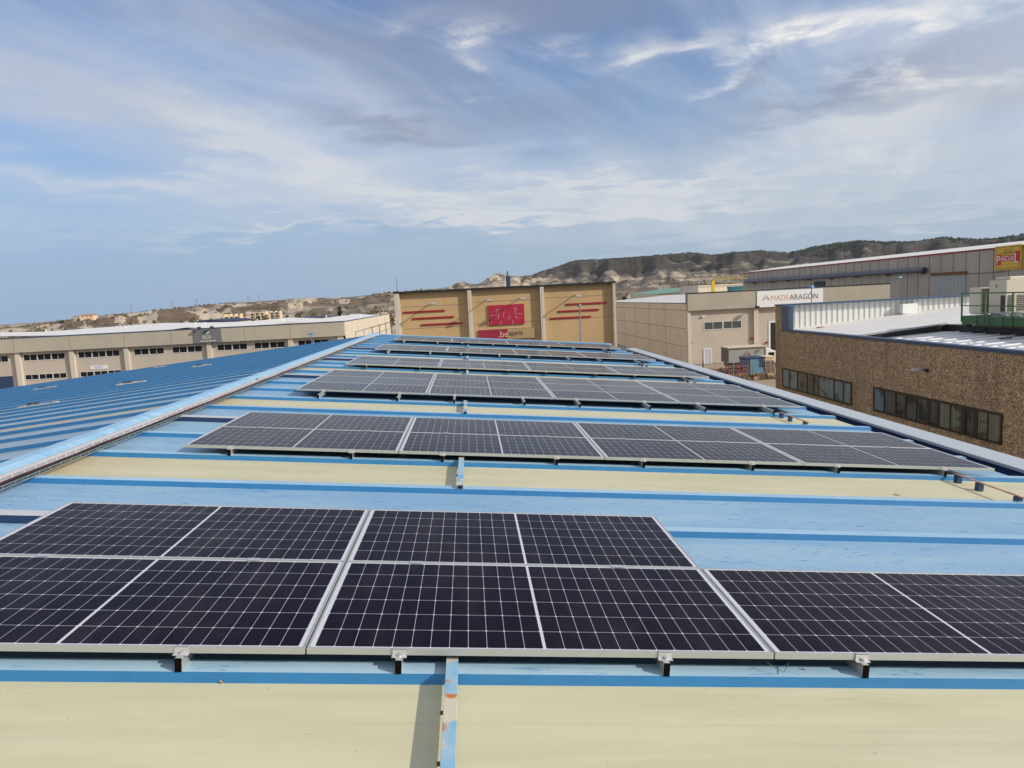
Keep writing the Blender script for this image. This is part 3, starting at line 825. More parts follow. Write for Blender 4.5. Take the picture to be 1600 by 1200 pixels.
rs = [150*((5200/150)**(i/(NR-1))) for i in range(NR)]
for i in range(NA+1):
    a = a_lo+(a_hi-a_lo)*i/NA
    for r in rs:
        p = terrain(a, r)
        if r < 262: p.z = GROUND-.6+.55*sm(r, 150, 255)
        b.v.append(tuple(p)); RELIEF.append(noise.fractal(Vector((a*44, p.length/210, 5.7)), 1.0, 2.0, 4))
for i in range(NA):
    for j in range(NR-1):
        q = i*NR+j
        b.f.append((q, q+NR, q+NR+1, q+1)); b.m.append(0)
t = NT('badland hills', .95); P = t.pos(); X_, Y_, Z_ = t.sep(P)
n1 = t.noise(P, .004, 9, .62, .6); n2 = t.noise(t.mapping(P, (1, .55, 5)), .011, 7, .6, .8); n3 = t.noise(P, .09, 6, .7); n4 = t.noise(t.mapping(P, (1, 1, 3)), .0085, 8, .6, 1.2)
band = t.noise(t.mapping(P, (.25, .25, 6)), .011, 5, .6, .4)
pale = t.mix(t.ramp(n3, .3, .7), (.58, .49, .37), (.46, .37, .27))
brown = t.mix(t.ramp(n3, .3, .7), (.12, .08, .05), (.20, .135, .085))
scrub = t.mix(t.ramp(n3, .35, .65), (.055, .055, .03), (.10, .085, .05))
atr = t.n.nodes.new('ShaderNodeAttribute'); atr.attribute_name = 'relief'
rel = t.math('ADD', atr.outputs['Fac'], t.math('MULTIPLY', t.math('SUBTRACT', n2, .5), 1.1))
c = t.mix(t.ramp(t.math('SUBTRACT', rel, t.math('MULTIPLY', t.ramp(X_, 100, 380), .10)), .0, .10), brown, pale)
midr = t.math('MULTIPLY', t.ramp(X_, 100, 380), t.ramp(t.math('ADD', X_, Y_), 900, 1500))
c = t.mix(t.math('MULTIPLY', midr, t.ramp(n2, .42, .60, .92, .35)), c, (.10, .084, .066))
c = t.mix(t.math('MULTIPLY', t.ramp(band, .50, .60), .55), c, (.50, .43, .33))
c = t.mix(t.math('MULTIPLY', t.ramp(n4, .50, .60), .8), c, scrub)
dist = t.math('SQRT', t.math('ADD', t.math('MULTIPLY', X_, X_), t.math('MULTIPLY', Y_, Y_)))
pine = t.mix(t.ramp(n3, .38, .60), (.017, .016, .012), (.056, .044, .031))
hi = t.ramp(t.math('ADD', Z_, t.math('MULTIPLY', t.math('SUBTRACT', n4, .5), 150)), 22, 60)
hi = t.math('MULTIPLY', hi, t.ramp(X_, 100, 420))
c = t.mix(hi, c, pine)
bare = t.math('MULTIPLY', t.ramp(n2, .60, .66), t.math('MULTIPLY', hi, .45))
c = t.mix(bare, c, (.33, .29, .22))
t.base(c); M_HILL = t.m
ho = b.build('hills', M_HILL, None, smooth=True, fix=False); tag(ho, kind='structure')
at_ = ho.data.attributes.new('relief', 'FLOAT', 'POINT')
at_.data.foreach_set('value', RELIEF)
b = MB()
n = 60
ring = [(math.sin(2*PI*i/n)*6000, math.cos(2*PI*i/n)*6000, GROUND-.75) for i in range(n)]
b.poly(ring[::-1]); tag(b.build('ground', M_GROUND, None, fix=False), kind='structure')
b = MB(); b.quad((-160, -60, GROUND-.05), (240, -60, GROUND-.05), (240, 262, GROUND-.05), (-160, 262, GROUND-.05))
tag(b.build('yard', M_GROUND, None, fix=False), kind='structure')
b = MB(); b.box(7.36, 19.0, -20, 72, GROUND-.04, GROUND-.03); b.box(-60, 60, 33.5, 48, GROUND-.045, GROUND-.035); b.box(-23.5, -60, -20, 98, GROUND-.043, GROUND-.033)
tag(b.build('road', M_ASPHALT, None), kind='structure')
b = MB(); b.box(19.0, 19.15, -20, 36, GROUND-.05, GROUND+.12)
tag(b.build('kerb', M_STONEW, None), kind='structure')

def gx(x, y, Y): return onY(x, y, Y).x
def gz(x, y, Y): return onY(x, y, Y).z
def front(bd, x0, x1, Y0, Y1, z0, z1): bd.box(x0, x1, Y0, Y1, z0, z1); return bd

# ------------------------------------------------------------------ the ochre building with red bars and signs
YB = 50.0
xL, xR = gx(615.5, 456, YB), gx(960, 440, YB); zT = (gz(614, 456.5, YB)+gz(960, 440, YB))/2
ob = empty('ochre_building', ((xL+xR)/2, YB+10, GROUND), 'ochre concrete building with dark roof line, red bars and pale pilasters', 'building')
b = MB(); b.box(xL+.1, xR-.1, YB+.16, YB+24, GROUND, zT-.10); b.build('wall', M_OCHRE, ob)
px_ = [(615.5, 623), (729.5, 736), (843, 849), (956.5, 961.5)]
for i, (a, c_) in enumerate(px_):
    y_ = 450
    x0 = gx(a, y_, YB); x1 = gx(c_, y_, YB)
    if i == 0: x0 = xL
    if i == 3: x1 = xR
    b = MB(); w = (x1-x0)
    b.box(x0, x1, YB-.20, YB+.155, GROUND, zT-.11); b.box(x0+w*.38, x0+w*.62, YB-.215, YB-.201, GROUND, zT-.12)
    b.build('pilaster', M_PILASTER, ob)
b = MB(); b.box(xL-.05, xR+.05, YB-.23, YB+.4, zT-.10, zT+.02); b.box(xL-.05, xR+.05, YB+.41, YB+24, zT-.12, zT-.05); b.build('roof_trim', M_EDGE, ob)
b = MB()
for (y1, y2) in ((479.5, 470), (514, 506)):
    zq = gz(640, y1, YB)
    b.box(xL+.5, gx(729.5, 470, YB)-.02, YB+.150, YB+.159, zq-.02, zq+.02); b.box(gx(736, 470, YB)+.02, gx(843, 470, YB)-.02, YB+.150, YB+.159, zq-.02+.1, zq+.02+.1)
    b.box(gx(849, 470, YB)+.02, gx(956.5, 470, YB)-.02, YB+.150, YB+.159, zq-.02+.15, zq+.02+.15)
b.build('panel_joint', M_SEAM, ob)
for (x0, y0, x1, y1) in ((630, 488.7, 695, 485), (644, 498.5, 709, 494.8), (657.7, 508, 722.5, 504.6), (884, 476, 948, 472.5), (872, 487, 936, 483.5), (860, 497.8, 923.5, 494.6)):
    p = onY(x0, y0, YB+.1); q = onY(x1, y1, YB+.1); zc_ = (p.z+q.z)/2
    b = MB(); b.box(p.x, q.x, YB+.10, YB+.16, zc_-.065, zc_+.065); b.build('red_bar', M_RED, ob)
for nm, (x, y), L in (('l', (675, 474), 'floodlight on an arm above the left red bars'), ('a', (763, 469), 'floodlight on an arm, left one above the crimson sign'),
                      ('b', (816, 466.7), 'floodlight on an arm, right one above the crimson sign'), ('r', (903, 462.5), 'floodlight on an arm above the right red bars')):
    p = onY(x, y, YB-1.3)
    root = empty('floodlight', (p.x, YB, p.z), L, 'lamp', 'floodlights on the ochre building')
    b = MB(); b.tube([(p.x, YB+.155, p.z+.08), (p.x, YB-1.15, p.z+.06)], .035, 6); b.build('arm', M_GALV, root)
    b = MB(); b.hexa([(p.x-.17, YB-1.42, p.z-.05), (p.x+.17, YB-1.42, p.z-.05), (p.x+.20, YB-1.12, p.z-.09), (p.x-.20, YB-1.12, p.z-.09), (p.x-.13, YB-1.38, p.z+.07), (p.x+.13, YB-1.38, p.z+.07), (p.x+.16, YB-1.14, p.z+.10), (p.x-.16, YB-1.14, p.z+.10)])
    b.build('lamp_head', M_GALV, root, bevel=.02)
# crimson sign with line drawing
p0 = onY(762.6, 477.5, YB); p1 = onY(820, 505.6, YB)
zt_, zb_ = (gz(762.6, 477.5, YB)+gz(819.6, 474.4, YB))/2, (gz(763, 508.7, YB)+gz(820, 505.4, YB))/2
sg = empty('crimson_sign', ((p0.x+p1.x)/2, YB, zb_), 'crimson sign with pale line drawing of interlocking figures', 'sign')
b = MB(); b.box(p0.x, p1.x, YB+.05, YB+.157, zb_, zt_); b.build('board', M_CRIMSON, sg)
def sgp(x, y):      # zoom coordinates of the sign to the wall
    q = onY(700+x/7.273, 430+y/7.273, YB+.045); return (q.x, q.z)
b = MB()
def stroke(pts, w=.011):
    P_ = [sgp(*q) for q in pts]
    for (xa, za), (xb, zb) in zip(P_[:-1], P_[1:]):
        L = math.hypot(xb-xa, zb-za)
        if L < 1e-6: continue
        nx, nz = -(zb-za)/L*w, (xb-xa)/L*w; ex, ez = (xb-xa)/L*w, (zb-za)/L*w
        b.hexa([(xa-ex+nx, YB+.048, za-ez+nz), (xb+ex+nx, YB+.048, zb+ez+nz), (xb+ex+nx, YB+.036, zb+ez+nz), (xa-ex+nx, YB+.036, za-ez+nz),
                (xa-ex-nx, YB+.048, za-ez-nz), (xb+ex-nx, YB+.048, zb+ez-nz), (xb+ex-nx, YB+.036, zb+ez-nz), (xa-ex-nx, YB+.036, za-ez-nz)])
for pts in ([(495, 545), (492, 475), (500, 455), (552, 457)], [(552, 457), (562, 425), (545, 415), (548, 390), (572, 386), (582, 395)], [(575, 425), (578, 460), (568, 500), (572, 470)], [(560, 485), (572, 500)],
            [(640, 385), (645, 398)], [(640, 420), (628, 450), (632, 480)], [(672, 486), (702, 486), (704, 508)], [(705, 470), (700, 455)],
            [(760, 372), (775, 375), (778, 400), (762, 404)], [(760, 404), (762, 430), (778, 435), (780, 440), (845, 438)], [(765, 455), (768, 485), (800, 484)],
            [(600, 515), (600, 555)], [(592, 556), (608, 556)], [(740, 512), (738, 550)], [(730, 551), (748, 551)], [(462, 530), (462, 560)], [(745, 385), (760, 372)]):
    stroke(pts)
b.build('line_drawing', M_OUTLINE, sg)
# lower sign
sg2 = empty('lettered_sign', (onY(792, 520, YB).x, YB, GROUND+6), 'two part sign lettered be spirit, crimson left and beige right, partly hidden by the roof', 'sign')
xa, xm, xb = gx(747.5, 520, YB), gx(792.3, 520, YB), gx(836, 516, YB)
zt2 = (gz(747.5, 516, YB)+gz(836, 511, YB))/2; zb2 = gz(835.5, 527.6, YB)
b = MB(); b.box(xa, xm, YB+.06, YB+.157, zb2, zt2-.02); b.build('crimson_board', M_CRIMSON2, sg2)
b = MB(); b.box(xm+.03, xb, YB+.06, YB+.157, zb2, zt2); b.build('beige_board', M_SIGNBEIGE, sg2)
b = MB(); w = .025
b.box(xm+.03, xb, YB+.045, YB+.059, zt2-w, zt2); b.box(xm+.03, xb, YB+.045, YB+.059, zb2, zb2+w); b.box(xb-w, xb, YB+.045, YB+.059, zb2+w+.001, zt2-w-.001)
b.build('board_edge', M_WOOD, sg2)
zmid = (zt2+zb2)/2
text_mesh('lettering', '.be', M_OUTLINE, sg2, (xm-.28, YB+.05, zmid-.02), .62, ext=.006)
text_mesh('lettering', 'spirit', M_TXTDARK, sg2, (xm+.62, YB+.05, zmid+.02), .50, ext=.006, sx=1.0)
# mast and blue vent on its roof
p = onY(620.5, 452, YB+2); q = onY(619.5, 432, YB+2)
thing_mesh(MB().tube([(p.x, YB+2, zT-.06), (p.x, YB+2, q.z-.4)], .03, 6, .012).tube([(p.x, YB+2, q.z-.4), (p.x, YB+2, q.z)], .01, 5), 'roof_mast', M_DARKMETAL, 'thin mast on the left corner of the ochre building', 'mast')
p = onY(794, 440, YB+6)
vt = empty('blue_vent', (p.x, YB+6, zT), 'dark blue box chimney with a thin pole above the ochre building', 'chimney')
x0, x1 = gx(791, 440, YB+6), gx(797.2, 440, YB+6); zt3 = gz(794, 431.5, YB+6)
b = MB(); b.box(x0, x1, YB+6, YB+6.3, zT-.05, zt3); b.box(x0+.05, x1-.05, YB+5.98, YB+5.999, zT+.3, zt3-.08); b.build('body', M_BLUEDK, vt)
b = MB(); b.tube([((x0+x1)/2-.03, YB+6.1, zt3), ((x0+x1)/2-.03, YB+6.1, gz(794, 423, YB+6))], .06, 8, .04); b.build('pole', M_BLUEDK, vt)
# street lamps
def lamp(x, ytop, Y, label, mt, head=.32, dirx=0, ybase=None):
    p = onY(x, ytop, Y)
    root = empty('street_lamp', (p.x, Y, GROUND), label, 'street lamp', 'street lamps between the buildings')
    b = MB(); b.tube([(p.x, Y, GROUND), (p.x, Y, GROUND+1.2)], .09, 8); b.tube([(p.x, Y, GROUND+1.2), (p.x, Y, p.z-.05)], .06, 8, .035); b.build('pole', M_GALV if mt is M_GALV else mt, root, smooth=True)
    b = MB(); h = head; o = dirx*h*.7
    prof = []
    for i in range(7):
        t_ = i/6; prof.append((o-h+2*h*t_, .05+.10*math.sin(PI*min(max(t_, .05), .95)), .03+.11*math.sin(PI*t_)))
    for (xa_, ha, wa), (xb_, hb, wb) in zip(prof[:-1], prof[1:]):
        b.hexa([(p.x+xa_, Y-wa, p.z-.02), (p.x+xb_, Y-wb, p.z-.02), (p.x+xb_, Y+wb, p.z-.02), (p.x+xa_, Y+wa, p.z-.02), (p.x+xa_, Y-wa*.6, p.z+ha), (p.x+xb_, Y-wb*.6, p.z+hb), (p.x+xb_, Y+wb*.6, p.z+hb), (p.x+xa_, Y+wa*.6, p.z+ha)])
    b.build('lamp_head', mt, root)
lamp(905.5, 478.6, 42, 'grey street lamp on a thin pole before the ochre building', M_LAMPGREY, .13)
lamp(485.5, 522.5, 84, 'blue lamp head before the long sandy building on the left', M_BLUE, .38)
lamp(1268, 449, 62, 'blue street lamp in front of the white lettered sign', M_BLUE, .27)
lamp(1402, 434, 76, 'pale blue street lamp before the grey steel warehouse', M_BLUELT, .33, 1)

# ------------------------------------------------------------------ long sandy building on the left
YL = 100.0
zt = (gz(0, 529, YL)+gz(200, 520, YL)+gz(537, 500.5, YL))/3
zf = (gz(60, 549.5, YL)+gz(400, 531.5, YL))/2
xR2 = gx(537, 505, YL); xL2 = gx(-250, 540, YL)
lb = empty('sandy_building', ((xL2+xR2)/2, YL+20, GROUND), 'long two storey sandy concrete building with white roof on the left', 'building')
b = MB(); b.box(xL2, xR2-.02, YL+.7, YL+.9, GROUND, zf+.1); b.build('wall', M_STONEW, lb)
b = MB(); b.box(xL2-.3, xR2, YL, YL+.69, zf, zt-.10); b.build('fascia', M_FASCIA2, lb)
b = MB(); b.box(xR2-.3, xR2, YL+.70, 158, GROUND, zt-.14)
b.build('side_wall', M_CREAMW, lb)
b = MB(); b.box(xL2-.32, xR2+.05, YL-.05, YL+.5, zt-.10, zt+.02); b.box(xR2-.25, xR2+.04, YL+.51, 158, zt-.135, zt-.03); b.build('roof_trim', M_NAVYTRIM, lb)
# panel joints of the fascia and the side wall
b = MB()
for x in (20, 109, 194, 325, 455, 383, 268):
    xx = gx(x, 535, YL); b.box(xx-.03, xx+.03, YL-.012, YL-.001, zf+.01, zt-.11)
for yy in (112, 124, 136, 148): b.box(xR2+.001, xR2+.012, yy-.03, yy+.03, GROUND, zt-.15)
b.build('panel_joint', M_SEAM, lb)
for (a, c_) in ((20.5, 28), (106, 113), (192.5, 199.5), (323, 330), (451, 458.5), (529, 536.5), (-66, -59)):
    x0, x1 = gx(a, 555, YL), gx(c_, 555, YL)
    b = MB(); b.box(x0, x1, YL+.25, YL+.699, GROUND, zf-.001); b.build('pilaster', M_PILASTER, lb)
# white roof in low gables, ridges running away from us
b = MB()
def gableroof(xa, xb, y0, y1, ze, hr, bd):
    xm_ = (xa+xb)/2
    bd.quad((xa, y0, ze), (xm_, y0, ze+hr), (xm_, y1, ze+hr), (xa, y1, ze)); bd.quad((xm_, y0, ze+hr), (xb, y0, ze), (xb, y1, ze), (xm_, y1, ze+hr))
g2 = gx(330, 508, 130); 
xr2 = xR2-.3
span = (xr2-g2)/2
xs_ = [g2-80, g2-40, g2, g2+span, xr2]
for xa, xb in zip(xs_[:-1], xs_[1:]): gableroof(xa, xb, YL+.55, 157.5, zt-.35, .55 if xb-xa < 30 else .75, b)
b.build('roof', M_WHITEROOF, lb, fix=False)
b = MB()
for i in range(24):
    xx = xr2-2-i*4.6; b.tube([(xx, 131+(i % 3)*8, zt-.2), (xx, 131+(i % 3)*8, zt+.42)], .09, 6)
b.build('roof_vents', M_WHITE, lb)
def window_row(x0, x1, yc0, yc1, npair, parent, Yw, ztop, zbot, glass=M_GLASSDK, frame=M_WHITE, sub=2):
    xa, xb = gx(x0, yc0, Yw), gx(x1, yc1, Yw); w = (xb-xa)/npair
    for i in range(npair):
        a_, c_ = xa+w*i, xa+w*(i+1)
        f = MB(); t_ = w*.022; yf0, yf1 = Yw-.06, Yw-.001
        f.box(a_+.02, c_-.02, yf0, yf1, zbot-.07, zbot); f.box(a_+.02, c_-.02, yf0, yf1, ztop-.005, ztop+.02)
        f.box(a_+.02, a_+.02+t_*1.7, yf0, yf1, zbot+.001, ztop-.006); f.box(c_-.02-t_*.5, c_-.02, yf0, yf1, zbot+.001, ztop-.006)
        for k in range(1, sub): 
            xm_ = a_+(c_-a_)*k/sub; f.box(xm_-t_*.4, xm_+t_*.4, yf0, yf1, zbot+.001, ztop-.006)
        fo = f.build('window', frame, parent)
        g = MB(); g.box(a_+.02+t_*1.7, c_-.02-t_*.5, Yw-.03, Yw-.015, zbot+.002, ztop-.007); g.build('pane', glass, fo) if False else None
        go = g.build('pane', glass, None); go.parent = fo; go.matrix_parent_inverse = Matrix.Identity(4)
        off = origin_of(parent)
        for v_ in go.data.vertices: v_.co -= off
YW = YL+.7
def zz_(x, y): return gz(x, y, YW)
zu1, zu0 = (zz_(36, 554)+zz_(170, 548.5)+zz_(380, 537))/3, (zz_(60, 562)+zz_(160, 557)+zz_(380, 546.5))/3
zl1, zl0 = (zz_(50, 585)+zz_(150, 580.5))/2, (zz_(50, 593.3)+zz_(130, 588))/2
for (a, c_, n_) in ((-56, 13, 3), (36, 101.5, 3), (121.5, 187, 3), (208.5, 256.5, 2), (268.5, 316, 2), (338.5, 386.5, 2), (396.5, 445, 2), (465, 489, 1), (489.5, 514, 1)):
    window_row(a, c_, 558-.05*a, 558-.05*c_, n_, lb, YW, zu1, zu0)
for (a, c_, n_) in ((39, 104.5, 3), (125, 190.5, 3), (210, 258, 2)):
    window_row(a, c_, 590-.05*a, 590-.05*c_, n_, lb, YW, zl1, zl0)
b = MB(); b.box(gx(-45, 600, YW), gx(20, 590, YW), YW-.04, YW-.001, GROUND, gz(10, 588, YW)); b.build('door', M_NAVY, lb)
# wall sign with emblem
x0, x1 = gx(302.5, 525, YL), gx(346, 523, YL)
s1 = empty('grey_wall_sign', ((x0+x1)/2, YL, zf), 'grey sign with white letters and blue green emblem on the sandy building', 'sign')
b = MB(); b.box(x0, x1, YL-.10, YL-.001, zf+.02, zt-.14); b.build('board', mat('sign grey', (.17, .17, .185), .5, var=.08), s1)
xm_ = gx(324.5, 524, YL); hs = zt-zf
text_mesh('lettering', 'EGI', M_PILASTER, s1, (xm_-.1, YL-.11, zf+hs*.38), .66, ext=.006, sx=1.15, offset=.012)
text_mesh('subtitle', 'EUROPEAN GROUP', M_TXTWHITE, s1, (xm_, YL-.11, zf+hs*.12), .22, ext=.004, sx=1.05) if False else None
b = MB()
for i in range(14):
    xx = xm_-1.0+i*.15; b.box(xx, xx+.09, YL-.112, YL-.101, zf+hs*.10, zf+hs*.15+.03*(i % 3 == 0))
b.build('small_lettering', M_TXTWHITE, s1)
b = MB(); cx_, cz_ = xm_-.1, zf+hs*.72
b.mi = 0; b.poly([(cx_+.40*math.cos(a)-.05, YL-.108, cz_+.30*math.sin(a)) for a in [PI*.5+i*PI/10 for i in range(11)]]+[(cx_+.38, YL-.108, cz_+.28)])
b.mi = 1; b.poly([(cx_-.2, YL-.115, cz_-.28), (cx_+.34, YL-.115, cz_-.12), (cx_+.42, YL-.115, cz_+.16), (cx_+.1, YL-.115, cz_+.02)])
b.build('emblem', [M_TEAL, M_TXTWHITE], s1)
for k, x in enumerate((311.5, 331.5)):
    p = onY(x, 514, YL-.6)
    r_ = empty('sign_lamp', (p.x, YL, zt), ('left' if k == 0 else 'right')+' dark floodlight above the grey sign on the sandy building', 'lamp', 'floodlights above the grey sign')
    b = MB(); b.tube([(p.x, YL-.01, zt-.02), (p.x, YL-.6, zt+.10)], .04, 6); b.build('arm', M_DARKMETAL, r_)
    b = MB(); b.box(p.x-.22, p.x+.22, YL-.85, YL-.55, zt+.02, zt+.22); b.build('lamp_head', M_DARKMETAL, r_)
s2 = empty('white_wall_sign', (gx(154, 573, YW), YW, zl1+.5), 'small white sign with faint blue lettering over a lower window row', 'sign')
x0, x1 = gx(140.5, 574, YW), gx(168, 573, YW); za, zb = gz(154, 576.6, YW), gz(154, 571.3, YW)
b = MB(); b.box(x0, x1, YW-.06, YW-.001, za, zb); b.build('board', M_WHITE, s2)
b = MB()
for i in range(9): b.box(x0+.6+i*.14, x0+.69+i*.14, YW-.07, YW-.061, zb-.22, zb-.13); b.box(x0+.75+i*.1, x0+.81+i*.1, YW-.07, YW-.061, zb-.37, zb-.31)
b.build('small_lettering', M_BLUE, s2)
p = onY(372, 532, YL+.2)
thing_mesh(MB().box(p.x-.2, p.x+.2, YL+.1, YL+.5, p.z-.25, p.z-.02), 'wall_camera', M_STONEW, 'small pale box lamp under the fascia right of the grey sign', 'lamp', bevel=.03)
# low flat roofed annex with railing beside the ochre building
an = empty('flat_annex', (-10.5, 50, GROUND), 'low flat roofed annex hidden behind the blue roof, left of the ochre building', 'building')
b = MB(); b.box(-9, -6.4, 44, 67, GROUND, -3.05); b.build('wall', M_CREAMW, an)
b = MB(); b.box(-9.1, -6.3, 43.9, 67.1, -3.049, -2.95); b.build('roof', M_WHITEROOF, an)
rl = empty('guard_railing', (-7, 55, -2.72), 'thin grey guard railing left of the ochre building', 'railing')
b = MB()
zr = gz(611, 504.5, 7/.107*1.0)
Ys = [36.6+0, 40.4, 44.4, 48, 52, 56.3, 60.7, 65]
for Y in Ys[2:]:
    p = onX(730-7*FPX/Y, 500, -7.0)
    MB().tube([(-7.0, Y, -2.95), (-7.0, Y, -1.62)], .035, 6).build('post', M_GALV, rl)
b = MB(); b.tube([(-7.0, 44.3, -1.60), (-7.0, 66, -1.60)], .03, 6); b.tube([(-7.0, 44.3, -2.15), (-7.0, 66, -2.15)], .018, 6); b.build('rail', M_GALV, rl)
# navy roofed sheds behind the long building
for i, (x0, x1, y, L) in enumerate(((296, 352, 499.5, 'navy roofed shed behind the white roof, left one'), (425, 500, 496, 'navy roofed shed behind the white roof, nearer the ochre building'))):
    Y = 215; a_, c_ = gx(x0, y, Y), gx(x1, y, Y); zt_ = gz((x0+x1)/2, y, Y)
    r_ = empty('navy_shed', ((a_+c_)/2, Y+10, GROUND), L, 'shed', 'navy roofed sheds')
    b = MB(); b.box(a_, c_, Y, Y+25, GROUND-.3, zt_-1.0); b.build('wall', M_CREAMW, r_)
    b = MB(); m_ = (a_+c_)/2; b.prism([(a_-.3, Y-.3, zt_-1.0), (c_+.3, Y-.3, zt_-1.0), (c_+.3, Y-.3, zt_-.6), (m_, Y-.3, zt_), (a_-.3, Y-.3, zt_-.6)], [(a_-.3, Y+25.3, zt_-1.0), (c_+.3, Y+25.3, zt_-1.0), (c_+.3, Y+25.3, zt_-.6), (m_, Y+25.3, zt_), (a_-.3, Y+25.3, zt_-.6)]); b.build('roof', M_NAVYROOF, r_)

# ------------------------------------------------------------------ building with the lettered white sign (right of centre)
YM = 92.0
xc = gx(1075, 480, YM); zpt = (gz(1080, 457.2, YM)+gz(1270, 448.5, YM))/2; zfb = (gz(1080, 485.6, YM)+gz(1180, 480.5, YM))/2; zwt = gz(1074, 474.6, YM)
xend = gx(1391, 445, YM)
mb_ = empty('sign_building', ((xc+xend)/2, YM+15, GROUND), 'beige and grey precast building carrying the big white lettered sign', 'building')
b = MB(); b.box(xc+.0, xend, YM+.6, YM+.9, GROUND, zfb+.1); b.build('wall', M_STONEW, mb_)
b = MB(); b.box(xc, xc+.3, YM+.901, 150, GROUND, zwt); b.build('side_wall', M_TAN, mb_)
b = MB(); b.box(xend-.3, xend-.001, YM+.901, 150, GROUND, zpt-.15); b.build('side_wall', M_STONEW, mb_)
b = MB(); b.box(xc, xend, YM, YM+.599, zfb, zpt-.14); b.build('fascia', M_FASCIA, mb_)
b = MB(); b.box(xc-.04, xend+.04, YM-.04, YM+.64, zpt-.139, zpt); b.box(xc-.04, xc+.1, YM+.641, YM+.9, zwt-.1, zpt); b.box(xc-.05, xc+.25, YM+.902, 150, zwt+.001, zwt+.09)
b.build('roof_trim', M_EDGE, mb_)
b = MB(); zr1 = zwt+.10
b.quad((xc-.05, YM+.95, zr1), (xc+20, YM+.95, zr1+1.05), (xc+20, 150, zr1+1.05), (xc-.05, 150, zr1)); b.quad((xc+20, YM+.95, zr1+1.05), (xend-.05, YM+.95, zr1+.7), (xend-.05, 150, zr1+.7), (xc+20, 150, zr1+1.05))
rf_ = b.build('roof', M_WHITEROOF, mb_, fix=False)
b = MB()
for i in range(17):
    yy = YM+3+i*3.3; b.quad((xc-.04, yy, zr1+.02), (xc+20, yy, zr1+1.07), (xc+20, yy+.30, zr1+1.07), (xc-.04, yy+.30, zr1+.02))
b.build('roof_lap', M_STONEW, mb_, fix=False)
b = MB()
for zq in (gz(1074, 485.2, YM), gz(1074, 514.5, YM), gz(1074, 543.2, YM)): b.box(xc-.012, xc-.001, YM+.91, 150, zq-.035, zq+.035)
for x in (1040, 1014, 992, 976): 
    yv = onX(x, 500, xc).y; b.box(xc-.013, xc-.0015, yv-.05, yv+.05, GROUND, zwt-.02)
b.build('panel_joint', M_SEAM, mb_)
for (a, c_) in ((1075, 1080.5), (1179.5, 1186.5), (1300, 1307)):
    x0, x1 = gx(a, 520, YM), gx(c_, 520, YM); b = MB(); b.box(max(x0, xc), x1, YM+.25, YM+.599, GROUND, zfb-.001); b.build('pilaster', M_PILASTER, mb_)
YMW = YM+.6
window_row(1099, 1158.5, 512, 509, 2, mb_, YMW, gz(1130, 502.5, YMW), gz(1130, 513.5, YMW), glass=M_GLASSGR)
b = MB(); x0, x1 = gx(1100.5, 555, YMW), gx(1110, 555, YMW); zdt = gz(1105, 546, YMW)
b.box(x0-.12, x0, YMW-.08, YMW-.001, GROUND, zdt+.12); b.box(x1, x1+.12, YMW-.08, YMW-.001, GROUND, zdt+.12); b.box(x0+.001, x1-.001, YMW-.08, YMW-.001, zdt, zdt+.12); b.build('door_frame', M_WHITE, mb_)
b = MB(); b.box(x0+.002, x1-.002, YMW-.04, YMW-.002, GROUND, zdt-.002); b.build('door', mat('pale grey door', (.50, .52, .58), .5, var=.06), mb_)
x0, x1 = gx(1203.5, 520, YMW), gx(1240, 520, YMW); b = MB(); b.box(x0, x1, YMW-.05, YMW-.001, GROUND, gz(1206, 504, YMW)); b.build('gate_opening', M_BLACK, mb_)
b = MB(); b.box(x0-.25, x0-.001, YMW-.07, YMW-.001, GROUND, gz(1206, 503, YMW)+.12); b.box(x0, x1, YMW-.07, YMW-.001, gz(1206, 504, YMW)+.001, gz(1206, 503, YMW)+.12); b.build('gate_frame', M_WHITE, mb_)
b = MB(); b.tube([(gx(1178.5, 500, YMW), YMW-.1, GROUND), (gx(1178.5, 500, YMW), YMW-.1, zfb-.02)], .08, 8); b.build('downpipe', M_DARKMETAL, mb_)
# the white sign
ms = empty('white_lettered_sign', (gx(1230, 465, YM), YM, zfb), 'large white sign lettered MADEARAGON with an orange grey emblem', 'sign')
x0, x1 = gx(1182.5, 465, YM), gx(1285.5, 458, YM); b = MB(); b.box(x0, x1, YM-.10, YM-.001, zfb-.02, zpt-.15); b.build('board', M_WHITE, ms)
b = MB(); b.box(x0-.0, x1, YM-.11, YM-.101, zpt-.22, zpt-.16); b.build('edge', M_NAVYTRIM, ms)
zl = (gz(1215, 466.2, YM-.1)+gz(1260, 462.3, YM-.1))/2
hcap = (470-461.3)/FPX*YM
tw = lambda a, c_: gx(c_, 464, YM-.1)-gx(a, 464, YM-.1)
def fit_text(nm, body, m_, parent, x0, x1, z, Y, hgt, ext=.006, offset=0.0):
    o = text_mesh(nm, body, m_, parent, ((x0+x1)/2, Y, z), 1.0, ext=ext, offset=offset)
    xs = [v_.co.x for v_ in o.data.vertices]; ys = [v_.co.y for v_ in o.data.vertices]
    sx = (x1-x0)/(max(xs)-min(xs)); sy = hgt/(max(ys)-min(ys)); mx, my = (max(xs)+min(xs))/2, (max(ys)+min(ys))/2
    for v_ in o.data.vertices: v_.co.x = (v_.co.x-mx)*sx; v_.co.y = (v_.co.y-my)*sy
    return o
fit_text('lettering', 'MADE', M_TXTORANGE, ms, gx(1205, 464, YM-.11), gx(1232.5, 464, YM-.11), zl, YM-.108, hcap, offset=-.006)
fit_text('lettering', 'ARAG\u00d3N', M_TXTGREY, ms, gx(1233.6, 464, YM-.11), gx(1278, 462, YM-.11), zl+.09, YM-.108, hcap*1.28, offset=.004)
